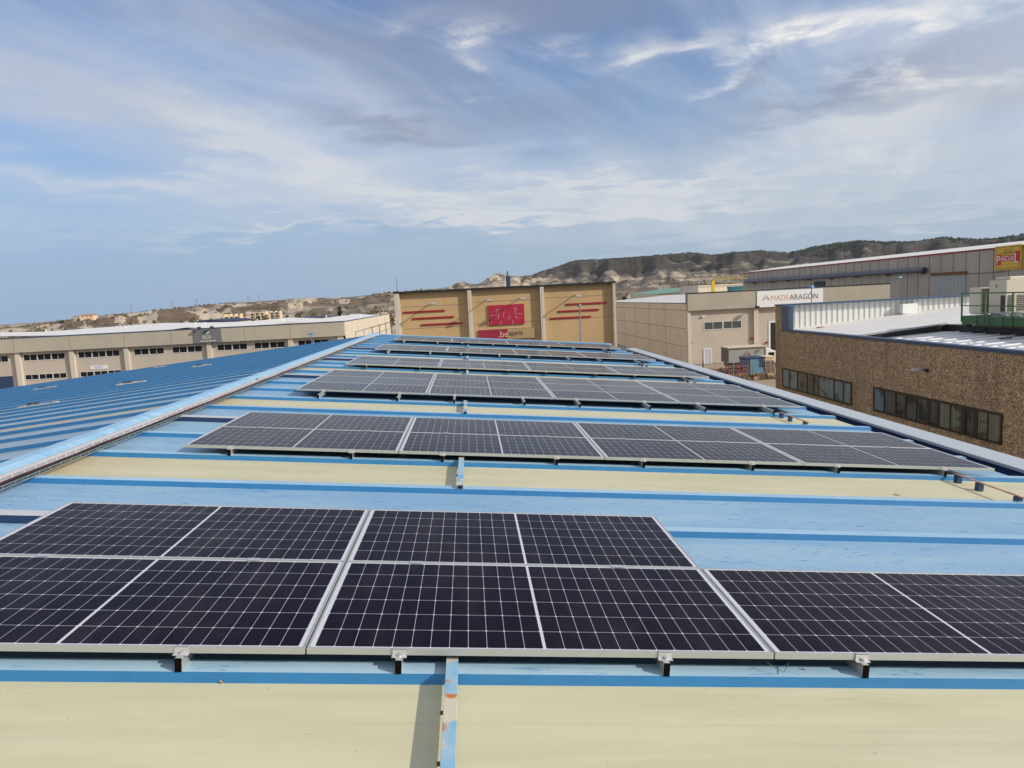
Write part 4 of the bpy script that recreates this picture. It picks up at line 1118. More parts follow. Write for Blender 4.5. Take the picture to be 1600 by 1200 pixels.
def chevrons(parent, cx, cz, s, Y, m1, m2):
    b = MB()
    def st(xa, za, xb, zb, w):
        L = math.hypot(xb-xa, zb-za); nx, nz = -(zb-za)/L*w, (xb-xa)/L*w
        b.hexa([(xa+nx, Y, za+nz), (xb+nx, Y, zb+nz), (xb+nx, Y-.01, zb+nz), (xa+nx, Y-.01, za+nz), (xa-nx, Y, za-nz), (xb-nx, Y, zb-nz), (xb-nx, Y-.01, zb-nz), (xa-nx, Y-.01, za-nz)])
    w = s*.045
    b.mi = 0; st(cx-s*.75, cz-s*.5, cx, cz+s*.62, w); st(cx, cz+s*.62, cx+s*.75, cz-s*.5, w)
    Y -= .003
    b.mi = 1; st(cx-s*.95, cz-s*.5, cx-s*.45, cz+s*.25, w); st(cx+s*.45, cz+s*.25, cx+s*.95, cz-s*.5, w); st(cx-s*.45, cz-s*.5, cx, cz+s*.15, w); st(cx, cz+s*.15, cx+s*.45, cz-s*.5, w)
    return b.build('emblem', [m1, m2], parent)
chevrons(ms, gx(1197, 465, YM-.11), zl+.06, .55, YM-.102, M_TXTGREY, M_TXTORANGE)
for i, (x, y, L) in enumerate(((1183, 480, 'black floodlight box at the lower left of the white lettered sign'),)):
    p = onY(x, y, YM-.5); b = MB(); b.box(p.x-.25, p.x+.2, YM-.8, YM-.4, p.z-.16, p.z+.16); b.tube([(p.x, YM-.45, p.z), (p.x, YM-.12, p.z+.02)], .04, 6); thing_mesh(b, 'sign_lamp', M_BLACK, L, 'lamp')
for (x, y, L, m_) in ((1175, 528.5, 'small red alarm box high on the wall beside the downpipe', M_RED), (1199, 535, 'small dark red box beside the open gate', M_RED), (1099, 494.5, 'small white lamp above the long window', M_WHITE), (1082, 534, 'small wall lamp on the corner of the precast building', M_STONEW)):
    p = onY(x, y, YMW-.2); b = MB(); b.box(p.x-.15, p.x+.15, YMW-.25, YMW-.002, p.z-.1, p.z+.1); thing_mesh(b, 'wall_box', m_, L, 'wall box', bevel=.02)
# sheds behind it, and the yellow crane
def simple_block(name, x0, x1, y, Y, dep, zt_, m_, label, roofm=None, cat='building', slope=0):
    a_, c_ = gx(x0, y, Y), gx(x1, y, Y)
    r_ = empty(name, ((a_+c_)/2, Y+dep/2, GROUND), label, cat)
    b = MB(); b.box(a_, c_, Y, Y+dep, GROUND-.3, zt_-.25); b.build('wall', m_, r_)
    b = MB(); b.hexa([(a_-.1, Y-.15, zt_-.249), (c_+.1, Y-.15, zt_-.249), (c_+.1, Y+dep, zt_-.249), (a_-.1, Y+dep, zt_-.249), (a_-.1, Y-.15, zt_-slope*.5), (c_+.1, Y-.15, zt_), (c_+.1, Y+dep, zt_+slope*.2), (a_-.1, Y+dep, zt_-slope*.5)]); b.build('roof', roofm or m_, r_)
    return r_
gr = empty('green_roofed_shed', (gx(1060, 450, 165), 170, GROUND), 'shed with pale green sheet roof behind the white sloping roof', 'shed')
Yg = 160; a_, c_ = gx(1028, 457, Yg), gx(1092, 452, Yg); zg = gz(1060, 455, Yg)
b = MB(); b.box(a_, c_, Yg+.3, Yg+28, GROUND-.3, zg-.4); b.build('wall', M_CREAMW, gr)
b = MB(); b.prism([(a_, Yg, zg-.4), (c_, Yg, zg-.4), (c_, Yg, zg+.7), (a_, Yg, zg-.35)], [(a_, Yg+28, zg-.4), (c_, Yg+28, zg-.4), (c_, Yg+28, zg+.9), (a_, Yg+28, zg-.3)]); b.build('roof', M_GREENROOF, gr)
simple_block('cream_block', 1091, 1160, 446, 140, 12, gz(1125, 444.5, 140), M_CREAMW, 'plain cream block behind the yellow crane column')
simple_block('teal_container', 1144.5, 1160.5, 447, 118, 2.4, gz(1152, 447, 118), M_TEAL, 'teal container beyond the precast building roof', cat='container')
cr = empty('gantry_crane', (gx(1115, 445, 120), 120, GROUND), 'yellow gantry crane behind the precast building', 'crane')
b = MB(); Yc = 112; x0, x1 = gx(1113, 445, Yc), gx(1117, 445, Yc); zt_ = gz(1115, 436, Yc)
b.box(x0, x1, Yc, Yc+.5, GROUND, zt_-.2); b.build('column', M_YELLOW, cr)
b = MB(); xe = gx(1168, 432, Yc); b.box(x0-.3, xe, Yc-.05, Yc+.25, zt_-.2, zt_-.08); b.box(x0-.3, xe, Yc-.05, Yc+.25, zt_+.28, zt_+.36)
for i in range(14):
    xa_, xb_ = x0-.2+(xe-x0)*i/14, x0-.2+(xe-x0)*(i+1)/14; b.tube([(xa_, Yc+.1, zt_-.1 if i % 2 else zt_+.3), (xb_, Yc+.1, zt_+.3 if i % 2 else zt_-.1)], .05, 4)
b.build('beam', M_YELLOWB, cr)

# ------------------------------------------------------------------ big grey steel warehouse with the yellow sign
XP = 75.0
def onP(x, y): return onX(x, y, XP)
yF, yN = onP(1161, 430).y, 40.0
zE = (onP(1555, 385.5).z+onP(1300, 411.5).z+onP(1420, 399.5).z)/3
sw = empty('steel_warehouse', (XP+15, 120, GROUND), 'huge weathered grey steel clad warehouse with red eaves line on the right', 'warehouse')
b = MB(); b.box(XP, XP+.3, yN, yF, GROUND, zE-.35); b.box(XP+.3, XP+26, yF-.3, yF, GROUND, zE-.4); b.build('wall', M_STEELWALL, sw)
b = MB(); b.box(XP-.12, XP+.35, yN, yF, zE-.349, zE-.12); b.build('eaves_line', M_RED, sw)
b = MB(); b.quad((XP-.2, yN, zE-.11), (XP+12, yN, zE+1.10), (XP+12, yF, zE+1.10), (XP-.2, yF, zE-.11)); b.quad((XP+12, yN, zE+1.10), (XP+26, yN, zE-.1), (XP+26, yF, zE-.1), (XP+12, yF, zE+1.10)); b.build('roof', M_WHITEROOF, sw, fix=False)
b = MB(); y = yN+1
while y < yF: b.box(XP-.03, XP-.001, y-.05, y+.05, GROUND, zE-.36); y += 2.85
b.build('cladding_joint', mat('cladding joint', (.12, .105, .095), .8), sw)
b = MB(); zb1 = (onP(1320, 431).z+onP(1200, 440.5).z)/2
ya = onP(1450, 420).y; zp_ = (onP(1451, 421).z+onP(1300, 431.5).z)/2
b.tube([(XP-.7, ya, zp_), (XP-.7, yF-3, zp_)], .42, 12)
b.build('duct', mat('slate blue duct', (.13, .14, .20), .45, .2, var=.1), sw, smooth=True)
for x in (1446, 1392, 1342, 1302, 1266, 1235, 1210, 1182):
    yq = onP(x, 430).y; b = MB(); b.box(XP-.95, XP-.031, yq-.22, yq+.22, zp_-.62, zp_-.365); b.box(XP-1.0, XP-.951, yq-.22, yq+.22, zp_-.45, zp_+.1); b.build('duct_bracket', M_DARKMETAL, sw)
b = MB(); b.tube([(XP-.7, ya-.02, zp_), (XP-.7, ya-.25, zp_)], .40, 12); b.build('duct_end', M_DARKMETAL, sw)
yd0, yd1 = onP(1510, 430).y, onP(1458, 430).y; zd = (onP(1508, 428).z+onP(1460, 431).z)/2
b = MB(); b.box(XP-.10, XP-.031, yd0, yd1, GROUND, zd); b.build('sliding_door', mat('grey blue door', (.33, .37, .39), .55, var=.12, vscale=1), sw)
b = MB(); y = yd0+.3
while y < yd1: b.box(XP-.125, XP-.101, y-.04, y+.04, GROUND, zd-.02); y += .75
b.build('door_ribs', M_STEELWALL, sw)
b = MB(); b.box(XP-.30, XP-.032, yd0-.2, yd1+.3, zd+.001, zd+.42); b.build('door_track', M_RUST, sw)
b = MB(); b.box(XP-.06, XP-.031, onP(1572, 425).y, yd0-.25, zd-.02, zd+.06); b.build('ledge', M_DARKMETAL, sw)
y0_, y1_ = onP(1290, 443).y, onP(1272, 443).y
b = MB(); b.box(XP-.06, XP-.031, y0_, y1_, GROUND, onP(1281, 439.5).z); b.build('opening', M_BLACK, sw)
# yellow sign
ps = empty('yellow_sign', (XP, onP(1577, 402).y, onP(1577, 422).z), 'square yellow sign lettered LECHE PASCUAL in white on red', 'sign')
ys0, ys1 = onP(1598.5, 400).y, onP(1556.5, 402).y; zs1 = (onP(1598, 381.5).z+onP(1557, 385).z)/2; zs0 = (onP(1597, 420).z+onP(1556.5, 422.5).z)/2
b = MB(); b.box(XP-.25, XP-.031, ys0, ys1, zs0, zs1); b.build('board', M_YELLOW, ps)
cyS, czS = (ys0+ys1)/2, (zs0+zs1)/2; wS, hS = ys1-ys0, zs1-zs0
b = MB()
def pbox(bd, a, c_, e, f, dpt, th=.008): # fractions across the sign (0 left .. 1 right, 0 bottom .. 1 top)
    bd.box(XP-.25-dpt-th, XP-.25-dpt, ys1-wS*c_, ys1-wS*a, zs0+hS*e, zs0+hS*f)
for (a, c_, e, f) in ((.05, .95, .925, .94), (.05, .95, .06, .075), (.05, .062, .076, .924), (.938, .95, .076, .924)): pbox(b, a, c_, e, f, .001)
b.build('border', M_TXTDARK, ps)
b = MB()
for (a, c_, e, f) in ((.07, .27, .20, .66), (.2701, .75, .36, .60), (.7501, .95, .24, .74)): pbox(b, a, c_, e, f, .001)
b.build('red_field', M_SIGNRED, ps)
def side_text(body, m_, cx, cz, w_, h_, dpt):
    o = text_mesh('lettering', body, m_, None, (0, 0, 0), 1.0, ext=.01)
    xs = [v_.co.x for v_ in o.data.vertices]; ys = [v_.co.y for v_ in o.data.vertices]
    for v_ in o.data.vertices:
        v_.co.x = (v_.co.x-(max(xs)+min(xs))/2)*w_/(max(xs)-min(xs)); v_.co.y = (v_.co.y-(max(ys)+min(ys))/2)*h_/(max(ys)-min(ys))
    o.rotation_euler = (PI/2, 0, -PI/2); o.parent = ps
    o.location = Vector((XP-.25-dpt, ys1-wS*cx, zs0+hS*cz))-origin_of(ps)
side_text('P', M_TXTWHITE, .155, .42, wS*.13, hS*.36, .02)
side_text('ASCUA', M_TXTWHITE, .49, .475, wS*.50, hS*.19, .02)
side_text('L', M_TXTWHITE, .84, .46, wS*.15, hS*.40, .02)
side_text('LECHE', M_TXTDARK, .52, .71, wS*.38, hS*.10, .012)
side_text('\u2022\u2022\u2022\u2022', M_RUST, .52, .83, wS*.34, hS*.035, .012)

# ------------------------------------------------------------------ brown aggregate building on the right
XB = 20.0
yc_ = onX(1211.5, 500, XB).y
zTr = (onX(1222, 515.5, XB).z+onX(1400, 532.5, XB).z+onX(1595, 551.5, XB).z)/3
zPar = (gz(1211, 476, yc_)+gz(1500, 460.5, yc_))/2
bb_ = empty('aggregate_building', (XB+15, 25, GROUND), 'brown pebble finished building with blue trim, white roof and dark window strips', 'building')
thk = onX(1222, 500, XB).y
b = MB(); b.box(XB, XB+.3, -10, yc_, GROUND, zTr-.08)
b.box(XB+.3, XB+46, yc_-.5, yc_, GROUND, zPar-.10); b.box(XB, XB+.299, yc_-.92, yc_, zTr-.079, zPar-.10); b.build('wall', M_AGG, bb_)
b = MB(); b.box(XB-.04, XB+.36, -10, yc_-.93, zTr-.079, zTr+.06); b.box(XB-.04, XB+46, yc_-.96, yc_+.04, zPar-.099, zPar); b.box(XB-.003, XB+.30, yc_-1.95, yc_-.925, zTr+.061, zPar-.101)
b.build('blue_trim', M_NAVYTRIM, bb_)
# corrugated lining of the far parapet
b = MB(); x = XB+.31; yl = yc_-.52
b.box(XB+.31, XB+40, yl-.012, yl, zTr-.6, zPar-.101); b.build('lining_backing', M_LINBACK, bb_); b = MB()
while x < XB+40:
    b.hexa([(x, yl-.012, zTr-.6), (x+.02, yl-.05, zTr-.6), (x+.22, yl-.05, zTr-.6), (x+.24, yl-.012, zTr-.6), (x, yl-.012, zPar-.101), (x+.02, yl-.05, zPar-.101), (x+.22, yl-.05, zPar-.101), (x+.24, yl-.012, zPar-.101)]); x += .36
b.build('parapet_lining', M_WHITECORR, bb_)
slope = lambda x: -2.92+.077*(x-XB)
# main white roof: L shaped around a lower bay
XS, YS = 25.3, 36.4
b = MB()
def rq(x0, x1, y0, y1, bd, dz=0): bd.quad((x0, y0, slope(x0)+dz), (x1, y0, slope(x1)+dz), (x1, y1, slope(x1)+dz), (x0, y1, slope(x0)+dz))
rq(XB+.3, XS, YS, yc_-.53, b); rq(XS, XB+32, -5, yc_-.53, b)
b.build('roof', M_WHITEROOF, bb_, fix=False)
b = MB()
b.hexa([(XB+.31, YS-.05, slope(XB)-.42), (XS, YS-.05, slope(XS)-.42), (XS, YS-.001, slope(XS)-.42), (XB+.31, YS-.001, slope(XB)-.42), (XB+.31, YS-.05, slope(XB)-.03), (XS, YS-.05, slope(XS)-.03), (XS, YS-.001, slope(XS)-.03), (XB+.31, YS-.001, slope(XB)-.03)])
b.box(XS-.05, XS-.001, -5, YS-.051, slope(XS)-.75, slope(XS)-.03); b.build('roof_step', M_BLACK, bb_)
b = MB()
b.hexa([(XB+.31, YS-.10, slope(XB)-.025), (XS+.05, YS-.10, slope(XS)-.025), (XS+.05, YS+.12, slope(XS)-.025), (XB+.31, YS+.12, slope(XB)-.025), (XB+.31, YS-.10, slope(XB)+.05), (XS+.05, YS-.10, slope(XS)+.05), (XS+.05, YS+.12, slope(XS)+.05), (XB+.31, YS+.12, slope(XB)+.05)])
b.build('step_flashing', M_GALV, bb_)
b = MB(); NC = 60
lowz = lambda x: -3.16+.052*(x-XB)
x = XB+.31; dxx = (XS-.05-x)/NC
ylow0 = -5
for i in range(NC):        # ribbed sheet of the lower bay
    xa, xb = x+dxx*i, x+dxx*(i+1); b.quad((xa, ylow0, lowz(xa)), (xb, ylow0, lowz(xb)), (xb, YS-.051, lowz(xb)), (xa, YS-.051, lowz(xa)))
b.build('lower_roof', M_GREYROOF, bb_, fix=False)
b = MB(); yy = 2.0
while yy < YS-.4:
    b.hexa([(XB+.31, yy, lowz(XB)+.001), (XS-.06, yy, lowz(XS)+.001), (XS-.06, yy+.10, lowz(XS)+.001), (XB+.31, yy+.10, lowz(XB)+.001), (XB+.31, yy+.02, lowz(XB)+.05), (XS-.06, yy+.02, lowz(XS)+.05), (XS-.06, yy+.08, lowz(XS)+.05), (XB+.31, yy+.08, lowz(XB)+.05)]); yy += .95
b.build('roof_ribs', M_WHITE, bb_)
# window strips
def strip(x0, x1, yt0, yt1, yb0, yb1, panes, glasses, fm, nm):
    yA, yB = onX(x0, yt0, XB).y, onX(x1, yt1, XB).y      # far, near
    zt_ = (onX(x0, yt0, XB).z+onX(x1, yt1, XB).z)/2; zb_ = (onX(x0, yb0, XB).z+onX(x1, yb1, XB).z)/2
    fo = MB(); t_ = .09
    fo.box(XB-.05, XB+.02, yB, yA, zb_, zb_+t_); fo.box(XB-.05, XB+.02, yB, yA, zt_-t_, zt_); fo.box(XB-.05, XB+.02, yB, yB+t_, zb_+t_, zt_-t_); fo.box(XB-.05, XB+.02, yA-t_, yA, zb_+t_, zt_-t_)
    cuts = []
    acc = 0; tot = sum(p_[0] for p_ in panes)
    spans = []
    for wdt, gi, thick in panes:
        a_ = yA-(yA-yB)*acc/tot; acc += wdt; c_ = yA-(yA-yB)*acc/tot; spans.append((a_, c_, gi, thick))
    for a_, c_, gi, thick in spans[:-1]: fo.box(XB-.048, XB+.02, c_-thick/2, c_+thick/2, zb_+t_+.001, zt_-t_-.001)
    f = fo.build('window_strip', fm, bb_)
    for a_, c_, gi, thick in spans:
        g = MB(); g.box(XB-.020, XB-.004, c_+.02, a_-.02, zb_+t_+.002, zt_-t_-.002)
        go = g.build('pane', glasses[gi], None); go.parent = f
        off = origin_of(bb_)
        for v_ in go.data.vertices: v_.co -= off
G = [M_GLASSDK, M_GLASSGR, M_GLASSGRN, M_GLASSBL]
strip(1223, 1332, 574.5, 597.3, 605, 633.5, [(1.15, 3, .1), (1.2, 3, .06), (1.4, 1, .05), (.9, 1, .05), (.7, 1, .05), (1.9, 3, .08), (1.1, 3, .06), (.95, 3, .05)], G, M_FRAMEDK, 'far')
strip(1365.5, 1567.5, 604, 646, 642, 695.5, [(1.35, 3, .06), (1.35, 1, .16), (1.1, 1, .16), (1.15, 1, .06), (1.2, 1, .20), (.95, 1, .16), (1.1, 2, .06), (1.15, 2, .22), (1.0, 1, .22), (.95, 2, .07), (1.05, 2, .06)], G, M_FRAMEDK, 'near')
b = MB()
for (x, y0, y1) in ((1594, 556, 700), (1350, 530, 604)): 
    yq = onX(x, 600, XB).y; b.box(XB-.006, XB-.001, yq-.012, yq+.012, GROUND, zTr-.1)
zq = onX(1333, 598, XB).z; yq1 = onX(1333, 598, XB).y; yq2 = onX(1364, 605, XB).y; b.box(XB-.006, XB-.001, yq2, yq1, zq-.03, zq+.0)
b.box(XB-.006, XB-.001, -10, onX(1568, 648, XB).y, zq-.03, zq)
b.build('panel_joint', mat('pale joint', (.36, .27, .17), .9), bb_)
# wall lamp
p = onX(1448, 577.5, XB)
wl_ = empty('wall_lamp', p, 'grey wall lamp on the brown pebble wall above the windows', 'lamp')
b = MB(); b.tube([(XB-.001, p.y-.05, p.z-.03), (XB-.25, p.y-.02, p.z)], .035, 8); b.box(XB-.03, XB-.001, p.y-.16, p.y+.06, p.z-.1, p.z+.06); b.build('arm', M_DARKMETAL, wl_)
b = MB(); pr_l = [(-.13, .04, .05), (-.22, .10, .09), (-.42, .12, .10), (-.62, .09, .08), (-.74, .03, .03)]
for (a_, w1, h1), (c_, w2, h2) in zip(pr_l[:-1], pr_l[1:]):
    b.hexa([(XB+a_, p.y-w1, p.z-.02), (XB+c_, p.y-w2, p.z-.02), (XB+c_, p.y+w2, p.z-.02), (XB+a_, p.y+w1, p.z-.02), (XB+a_, p.y-w1*.6, p.z+h1), (XB+c_, p.y-w2*.6, p.z+h2), (XB+c_, p.y+w2*.6, p.z+h2), (XB+a_, p.y+w1*.6, p.z+h1)])
b.build('lamp_head', M_GALV, wl_, bevel=.01)
# green platform with air conditioners
XG = 24.8
yg1 = onX(1503, 492, XG).y; yg0 = 20.0
zgt = (onX(1505, 493, XG).z+onX(1598, 497, XG).z)/2; zgb = zgt-.42
gp = empty('green_platform', (XG, 28, zgb), 'green steel platform with railing on the white roof of the brown building', 'platform')
b = MB(); b.box(XG, XG+.15, yg0, yg1, zgb, zgt); b.box(XG+.151, XG+6, yg1-.15, yg1, zgb, zgt); b.build('beam', M_GREEN, gp)
b = MB(); b.box(XG+.151, XG+6, yg0, yg1-.151, zgt-.06, zgt-.01); b.build('deck', mat('deck grating', (.07, .08, .07), .7), gp)
zrail = (onX(1503, 458, XG).z)
posts = [onX(1503, 470, XG).y+.02, onX(1539, 470, XG).y, onX(1582, 470, XG).y, onX(1632, 470, XG).y]
for y in posts:
    b = MB(); b.box(XG-.03, XG+.03, y-.06, y, zgt-.3, zrail-.041); b.build('post', M_GREEN, gp)
b = MB(); b.box(XG-.03, XG+.03, yg0, posts[0]+.03, zrail-.04, zrail+.02); b.build('top_rail', M_GREEN, gp)
b = MB(); b.box(XG-.02, XG+.02, yg0, posts[0], (zgt+zrail)/2-.08, (zgt+zrail)/2-.03); b.build('middle_rail', M_GREEN, gp)
b = MB(); b.box(XG+.02, XG+.30, yg1-.35, yg1-.05, slope(XG)-.02, zgb-.001); b.build('foot', M_DARKMETAL, gp); b = MB(); b.box(XG+.02, XG+.30, 23, 23.3, slope(XG)-.5, zgb-.001); b.build('foot', M_DARKMETAL, gp)
def acunit(x0, x1, ytop, ybot, X, yfar, ynear_dx, label, coil, fan):
    ya_, yb_ = onX(x0, 470, X).y, onX(x1, 470, X).y
    zt_ = onX((x0+x1)/2, ytop, X).z; zb_ = zgt-.005
    r_ = empty('air_conditioner', (X+.6, (ya_+yb_)/2, zb_), label, 'air conditioner')
    return r_, ya_, yb_, zt_, zb_
def ac(nm, x0, xm, x1, ytop, Yf, label, coilL, fan):
    # body corner nearest to us is at pixel column xm; left part is the -X side, right part the front (-Y)
    p0 = onY(xm, ytop, Yf); X = p0.x; Z = p0.z
    ylen = onX(x0, ytop, X).y-Yf; xlen = onY(x1, ytop, Yf).x-X
    r_ = empty('air_conditioner', (X+xlen/2, Yf+ylen/2, zgt), label, 'air conditioner', 'air conditioners on the green platform')
    b = MB(); b.box(X, X+xlen, Yf, Yf+ylen, zgt+.06, Z); b.box(X+.05, X+xlen-.05, Yf+.05, Yf+ylen-.05, zgt-.005, zgt+.059); b.build('casing', M_BEIGEAC, r_, bevel=.012)
    return r_, X, xlen, ylen, Z
r1, X, xl, yl_, Z = ac('a', 1515, 1533, 1546, 449.5, 34.7, 'shorter beige air conditioner with brown coil grille at the platform end', True, False)
b = MB(); n_ = 9
b.box(X+.05, X+xl-.02, 34.7-.022, 34.7-.001, zgt+.12, Z-.06); b.build('coil', M_COIL, r1)
b = MB()
for i in range(n_): zq = zgt+.12+(Z-.2-zgt)*i/(n_-1); b.box(X+.05, X+xl-.02, 34.7-.035, 34.7-.023, zq, zq+.022)
for i in range(4): xx = X+.05+(xl-.08)*i/3; b.box(xx-.01, xx+.01, 34.7-.046, 34.7-.036, zgt+.12, Z-.06)
b.build('grille', M_BEIGEAC, r1)
r2, X, xl, yl_, Z = ac('b', 1546, 1573, 1640, 437.5, 33.2, 'tall beige air conditioner with dark grille cut by the right picture edge', True, True)
b = MB(); b.box(X+.25, X+xl-.1, 33.2+.1, 33.2+yl_-.1, Z+.001, Z+.16); b.build('fan_shroud', M_BEIGEAC, r2, bevel=.03)
b = MB(); b.box(X-.012, X-.001, 33.2+yl_*.05, 33.2+yl_*.30, zgt+.15, zgt+.95); b.box(X+.08, X+.42, 33.2-.012, 33.2-.001, zgt+.15, zgt+.95); b.box(X+.55, X+1.0, 33.2-.012, 33.2-.001, zgt+.15, zgt+.95); b.build('coil', mat('grille dark', (.05, .05, .05), .6), r2)
b = MB()
for i in range(9):
    zq = zgt+.16+i*.09; b.box(X+.55, X+1.0, 33.2-.022, 33.2-.013, zq, zq+.018); b.box(X+.08, X+.42, 33.2-.022, 33.2-.013, zq, zq+.012)
b.build('grille', M_BEIGEAC, r2)
b = MB(); b.box(X-.012, X-.001, 33.2+yl_*.55, 33.2+yl_*.60, Z-.35, Z-.22); b.build('latch', M_DARKMETAL, r2)
pb = MB()
for i in range(5):
    y0 = 28.5+i*.8; pb.tube([(XG+.22, y0, zgt+.05), (XG+.22, y0+.5, zgt+.22-.02*i), (XG+.3, y0+1.3, zgt+.20), (XG+.4, y0+1.6, zgt+.04)], .035, 6)
thing_mesh(pb, 'pipe_run', M_GALV, 'bundle of silver insulated pipes on the green platform', 'pipes', smooth=True)
HN = ['farthest from us', 'second', 'third', 'nearest the picture edge']
for i, y in enumerate((33.2, 32.4, 31.5, 30.9)):
    hb = MB()
    hb.tube([(XG+.1, y+.25, zgt+.02), (XG-.10, y+.1, zgt+.04), (XG-.14, y, zgb-.05), (XG-.2, y-.15, zgb-.25), (XG+.1, y-.5, slope(XG)+.03)], .022, 6)
    thing_mesh(hb, 'black_hose', M_BLACK, 'black hose hanging from the green platform edge, '+HN[i]+' of the four', 'hose', 'black hoses on the green platform', smooth=True)
p = onZ(1392, 475, 0) if False else None
bx = onY(1422, 484, yc_-1.0); b = MB(); b.box(bx.x-.55, bx.x+.45, yc_-1.1, yc_-.60, slope(bx.x), gz(1422, 474.5, yc_-1.1)); thing_mesh(b, 'white_roof_box', M_WHITE, 'white metal box against the corrugated parapet of the brown building', 'box', bevel=.01)
rg = MB(); pq = onY(1284, 514, yc_-2.5)
for i in range(5): rg.box(pq.x+i*.11-.3, pq.x+i*.11-.2, yc_-2.6+.05*i, yc_-2.4+.03*i, slope(pq.x), slope(pq.x)+.03+.015*(i % 2))
thing_mesh(rg, 'red_rag', M_RED, 'small red rag lying on the white roof below the parapet', 'rag')
rg = MB(); pq = onX(1571, 519, 24.0)
rg.box(23.7, 24.3, pq.y-.05, pq.y+.05, lowz(24)+.05, lowz(24)+.09); thing_mesh(rg, 'dark_stick', M_BLACK, 'short dark bar lying on the ribbed grey roof', 'bar')

# ------------------------------------------------------------------ yard between the buildings: wall, fence, truck, container
YWALL = 74.0
xw0, xw1 = 14.0, gx(1212, 590, YWALL)+.3
st_ = thing_mesh(MB().box(xw0, xw1, YWALL, YWALL+.35, GROUND, gz(1180, 584, YWALL)), 'stone_wall', M_STONE, 'low rough stone wall below the wire fence', 'wall')
zw = gz(1180, 584, YWALL); zft = (gz(1095, 568, YWALL)+gz(1200, 561, YWALL))/2
fe = empty('wire_fence', ((xw0+xw1)/2, YWALL+.18, zw), 'pale wire mesh fence standing on the stone wall', 'fence')
fx = [gx(x, 575, YWALL) for x in (1065, 1092, 1119, 1147, 1174, 1205)]
for x in fx: b = MB(); b.tube([(x, YWALL+.18, zw), (x, YWALL+.18, zft+.05)], .035, 6); b.build('post', M_GALV, fe)
b = MB(); z = zw+.1; i = 0
while z < zft+.02: b.tube([(xw0+1, YWALL+.18, z), (xw1, YWALL+.18, z)], .008 if i else .012, 4); z += (zft-zw-.1)/6; i += 1
x = xw0+1
while x < xw1: b.tube([(x, YWALL+.18, zw+.05), (x, YWALL+.18, zft)], .004, 3); x += .22
b.build('mesh', M_GALV, fe)
# truck
YT = 83.0
xt0, xt1 = gx(1138, 560, YT), gx(1195.2, 560, YT); ztt = gz(1165, 541.5, YT)
tr = empty('box_truck', ((xt0+xt1)/2, YT+1.2, GROUND), 'grey box truck with orange chevron emblem and white cab in the yard', 'truck')
b = MB(); b.box(xt0, xt1, YT, YT+2.3, GROUND+1.0, ztt-.12); bo = b.build('cargo_box', M_TRUCKGREY, tr)
b = MB(); b.box(xt0-.05, xt0-.001, YT+.02, YT+2.28, GROUND+1.0, ztt-.02); b.build('rear_door', M_TRUCKBACK, tr)
b = MB(); b.box(xt0-.06, xt1+.05, YT-.03, YT+2.33, ztt-.119, ztt); b.build('top', M_CREAMW, tr)
b = MB(); b.box(xt0-.05, xt1+.04, YT-.045, YT-.031, ztt-.30, ztt-.12); b.box(xt0-.05, xt0+.06, YT-.04, YT-.001, GROUND+1.0, ztt-.31); b.box(xt1-.03, xt1+.04, YT-.04, YT-.001, GROUND+1.0, ztt-.31); b.build('box_edge', M_TRUCKBACK, tr)
chevrons(tr, gx(1167, 553, YT), gz(1167, 553.5, YT), .62, YT-.01, M_TRUCKBACK, M_ORANGE)
b = MB(); zc_ = ztt-.1; c0 = xt1+.12
b.prism([(c0, YT+.05, GROUND+.6), (c0+1.75, YT+.05, GROUND+.6), (c0+1.75, YT+.05, GROUND+1.55), (c0+1.25, YT+.05, GROUND+2.15), (c0+1.05, YT+.05, GROUND+2.2), (c0, YT+.05, zc_-.1)], [(c0, YT+2.15, GROUND+.6), (c0+1.75, YT+2.15, GROUND+.6), (c0+1.75, YT+2.15, GROUND+1.55), (c0+1.25, YT+2.15, GROUND+2.15), (c0+1.05, YT+2.15, GROUND+2.2), (c0, YT+2.15, zc_-.1)])
b.build('cab', M_WHITE, tr, bevel=.06)
b = MB(); b.box(c0+.35, c0+1.05, YT+.02, YT+.045, GROUND+1.4, GROUND+2.0); b.build('side_window', M_GLASSDK, tr)
b = MB(); b.box(xt0+.1, c0+1.5, YT+.5, YT+1.8, GROUND+.55, GROUND+.99); b.build('chassis', M_DARKMETAL, tr)
for (wx, wy) in ((xt0+.8, YT+.05), (c0+.9, YT+.05), (xt0+.8, YT+2.0), (c0+.9, YT+2.0)):
    b = MB(); b.tube([(wx, wy, GROUND+.42), (wx, wy+.25, GROUND+.42)], .42, 20); w_ = b.build('wheel', M_TYRE, tr)
# blue container
YC = 78.0
x0, x1 = gx(1166, 570, YC), gx(1195, 568, YC); zct = gz(1180, 558.5, YC)
bc = empty('blue_container', ((x0+x1)/2, YC+1, GROUND), 'dark blue skip container with light blue tarpaulin behind the fence', 'container')
b = MB(); b.box(x0, x1, YC, YC+2, GROUND+.1, zct-.15); b.build('body', M_BLUEDK, bc)
b = MB(); b.box(x0-.08, x1+.08, YC-.08, YC+2.08, zct-.149, zct); b.build('rim', M_NAVY, bc)
b = MB(); b.box(gx(1172, 570, YC), gx(1185, 570, YC), YC-.05, YC-.001, GROUND+.15, zct-.2); b.box(gx(1172, 570, YC)+.2, gx(1194, 570, YC), YC-.07, YC-.051, GROUND+.15, GROUND+.85); b.build('tarpaulin', M_BLUELT, bc)
b = MB()
for i in range(7): xx = x0+(x1-x0)*(i+.5)/7; b.box(xx-.03, xx+.03, YC-.03, YC-.0005, GROUND+.1, zct-.16)
b.build('rib', M_BLUEDK, bc)
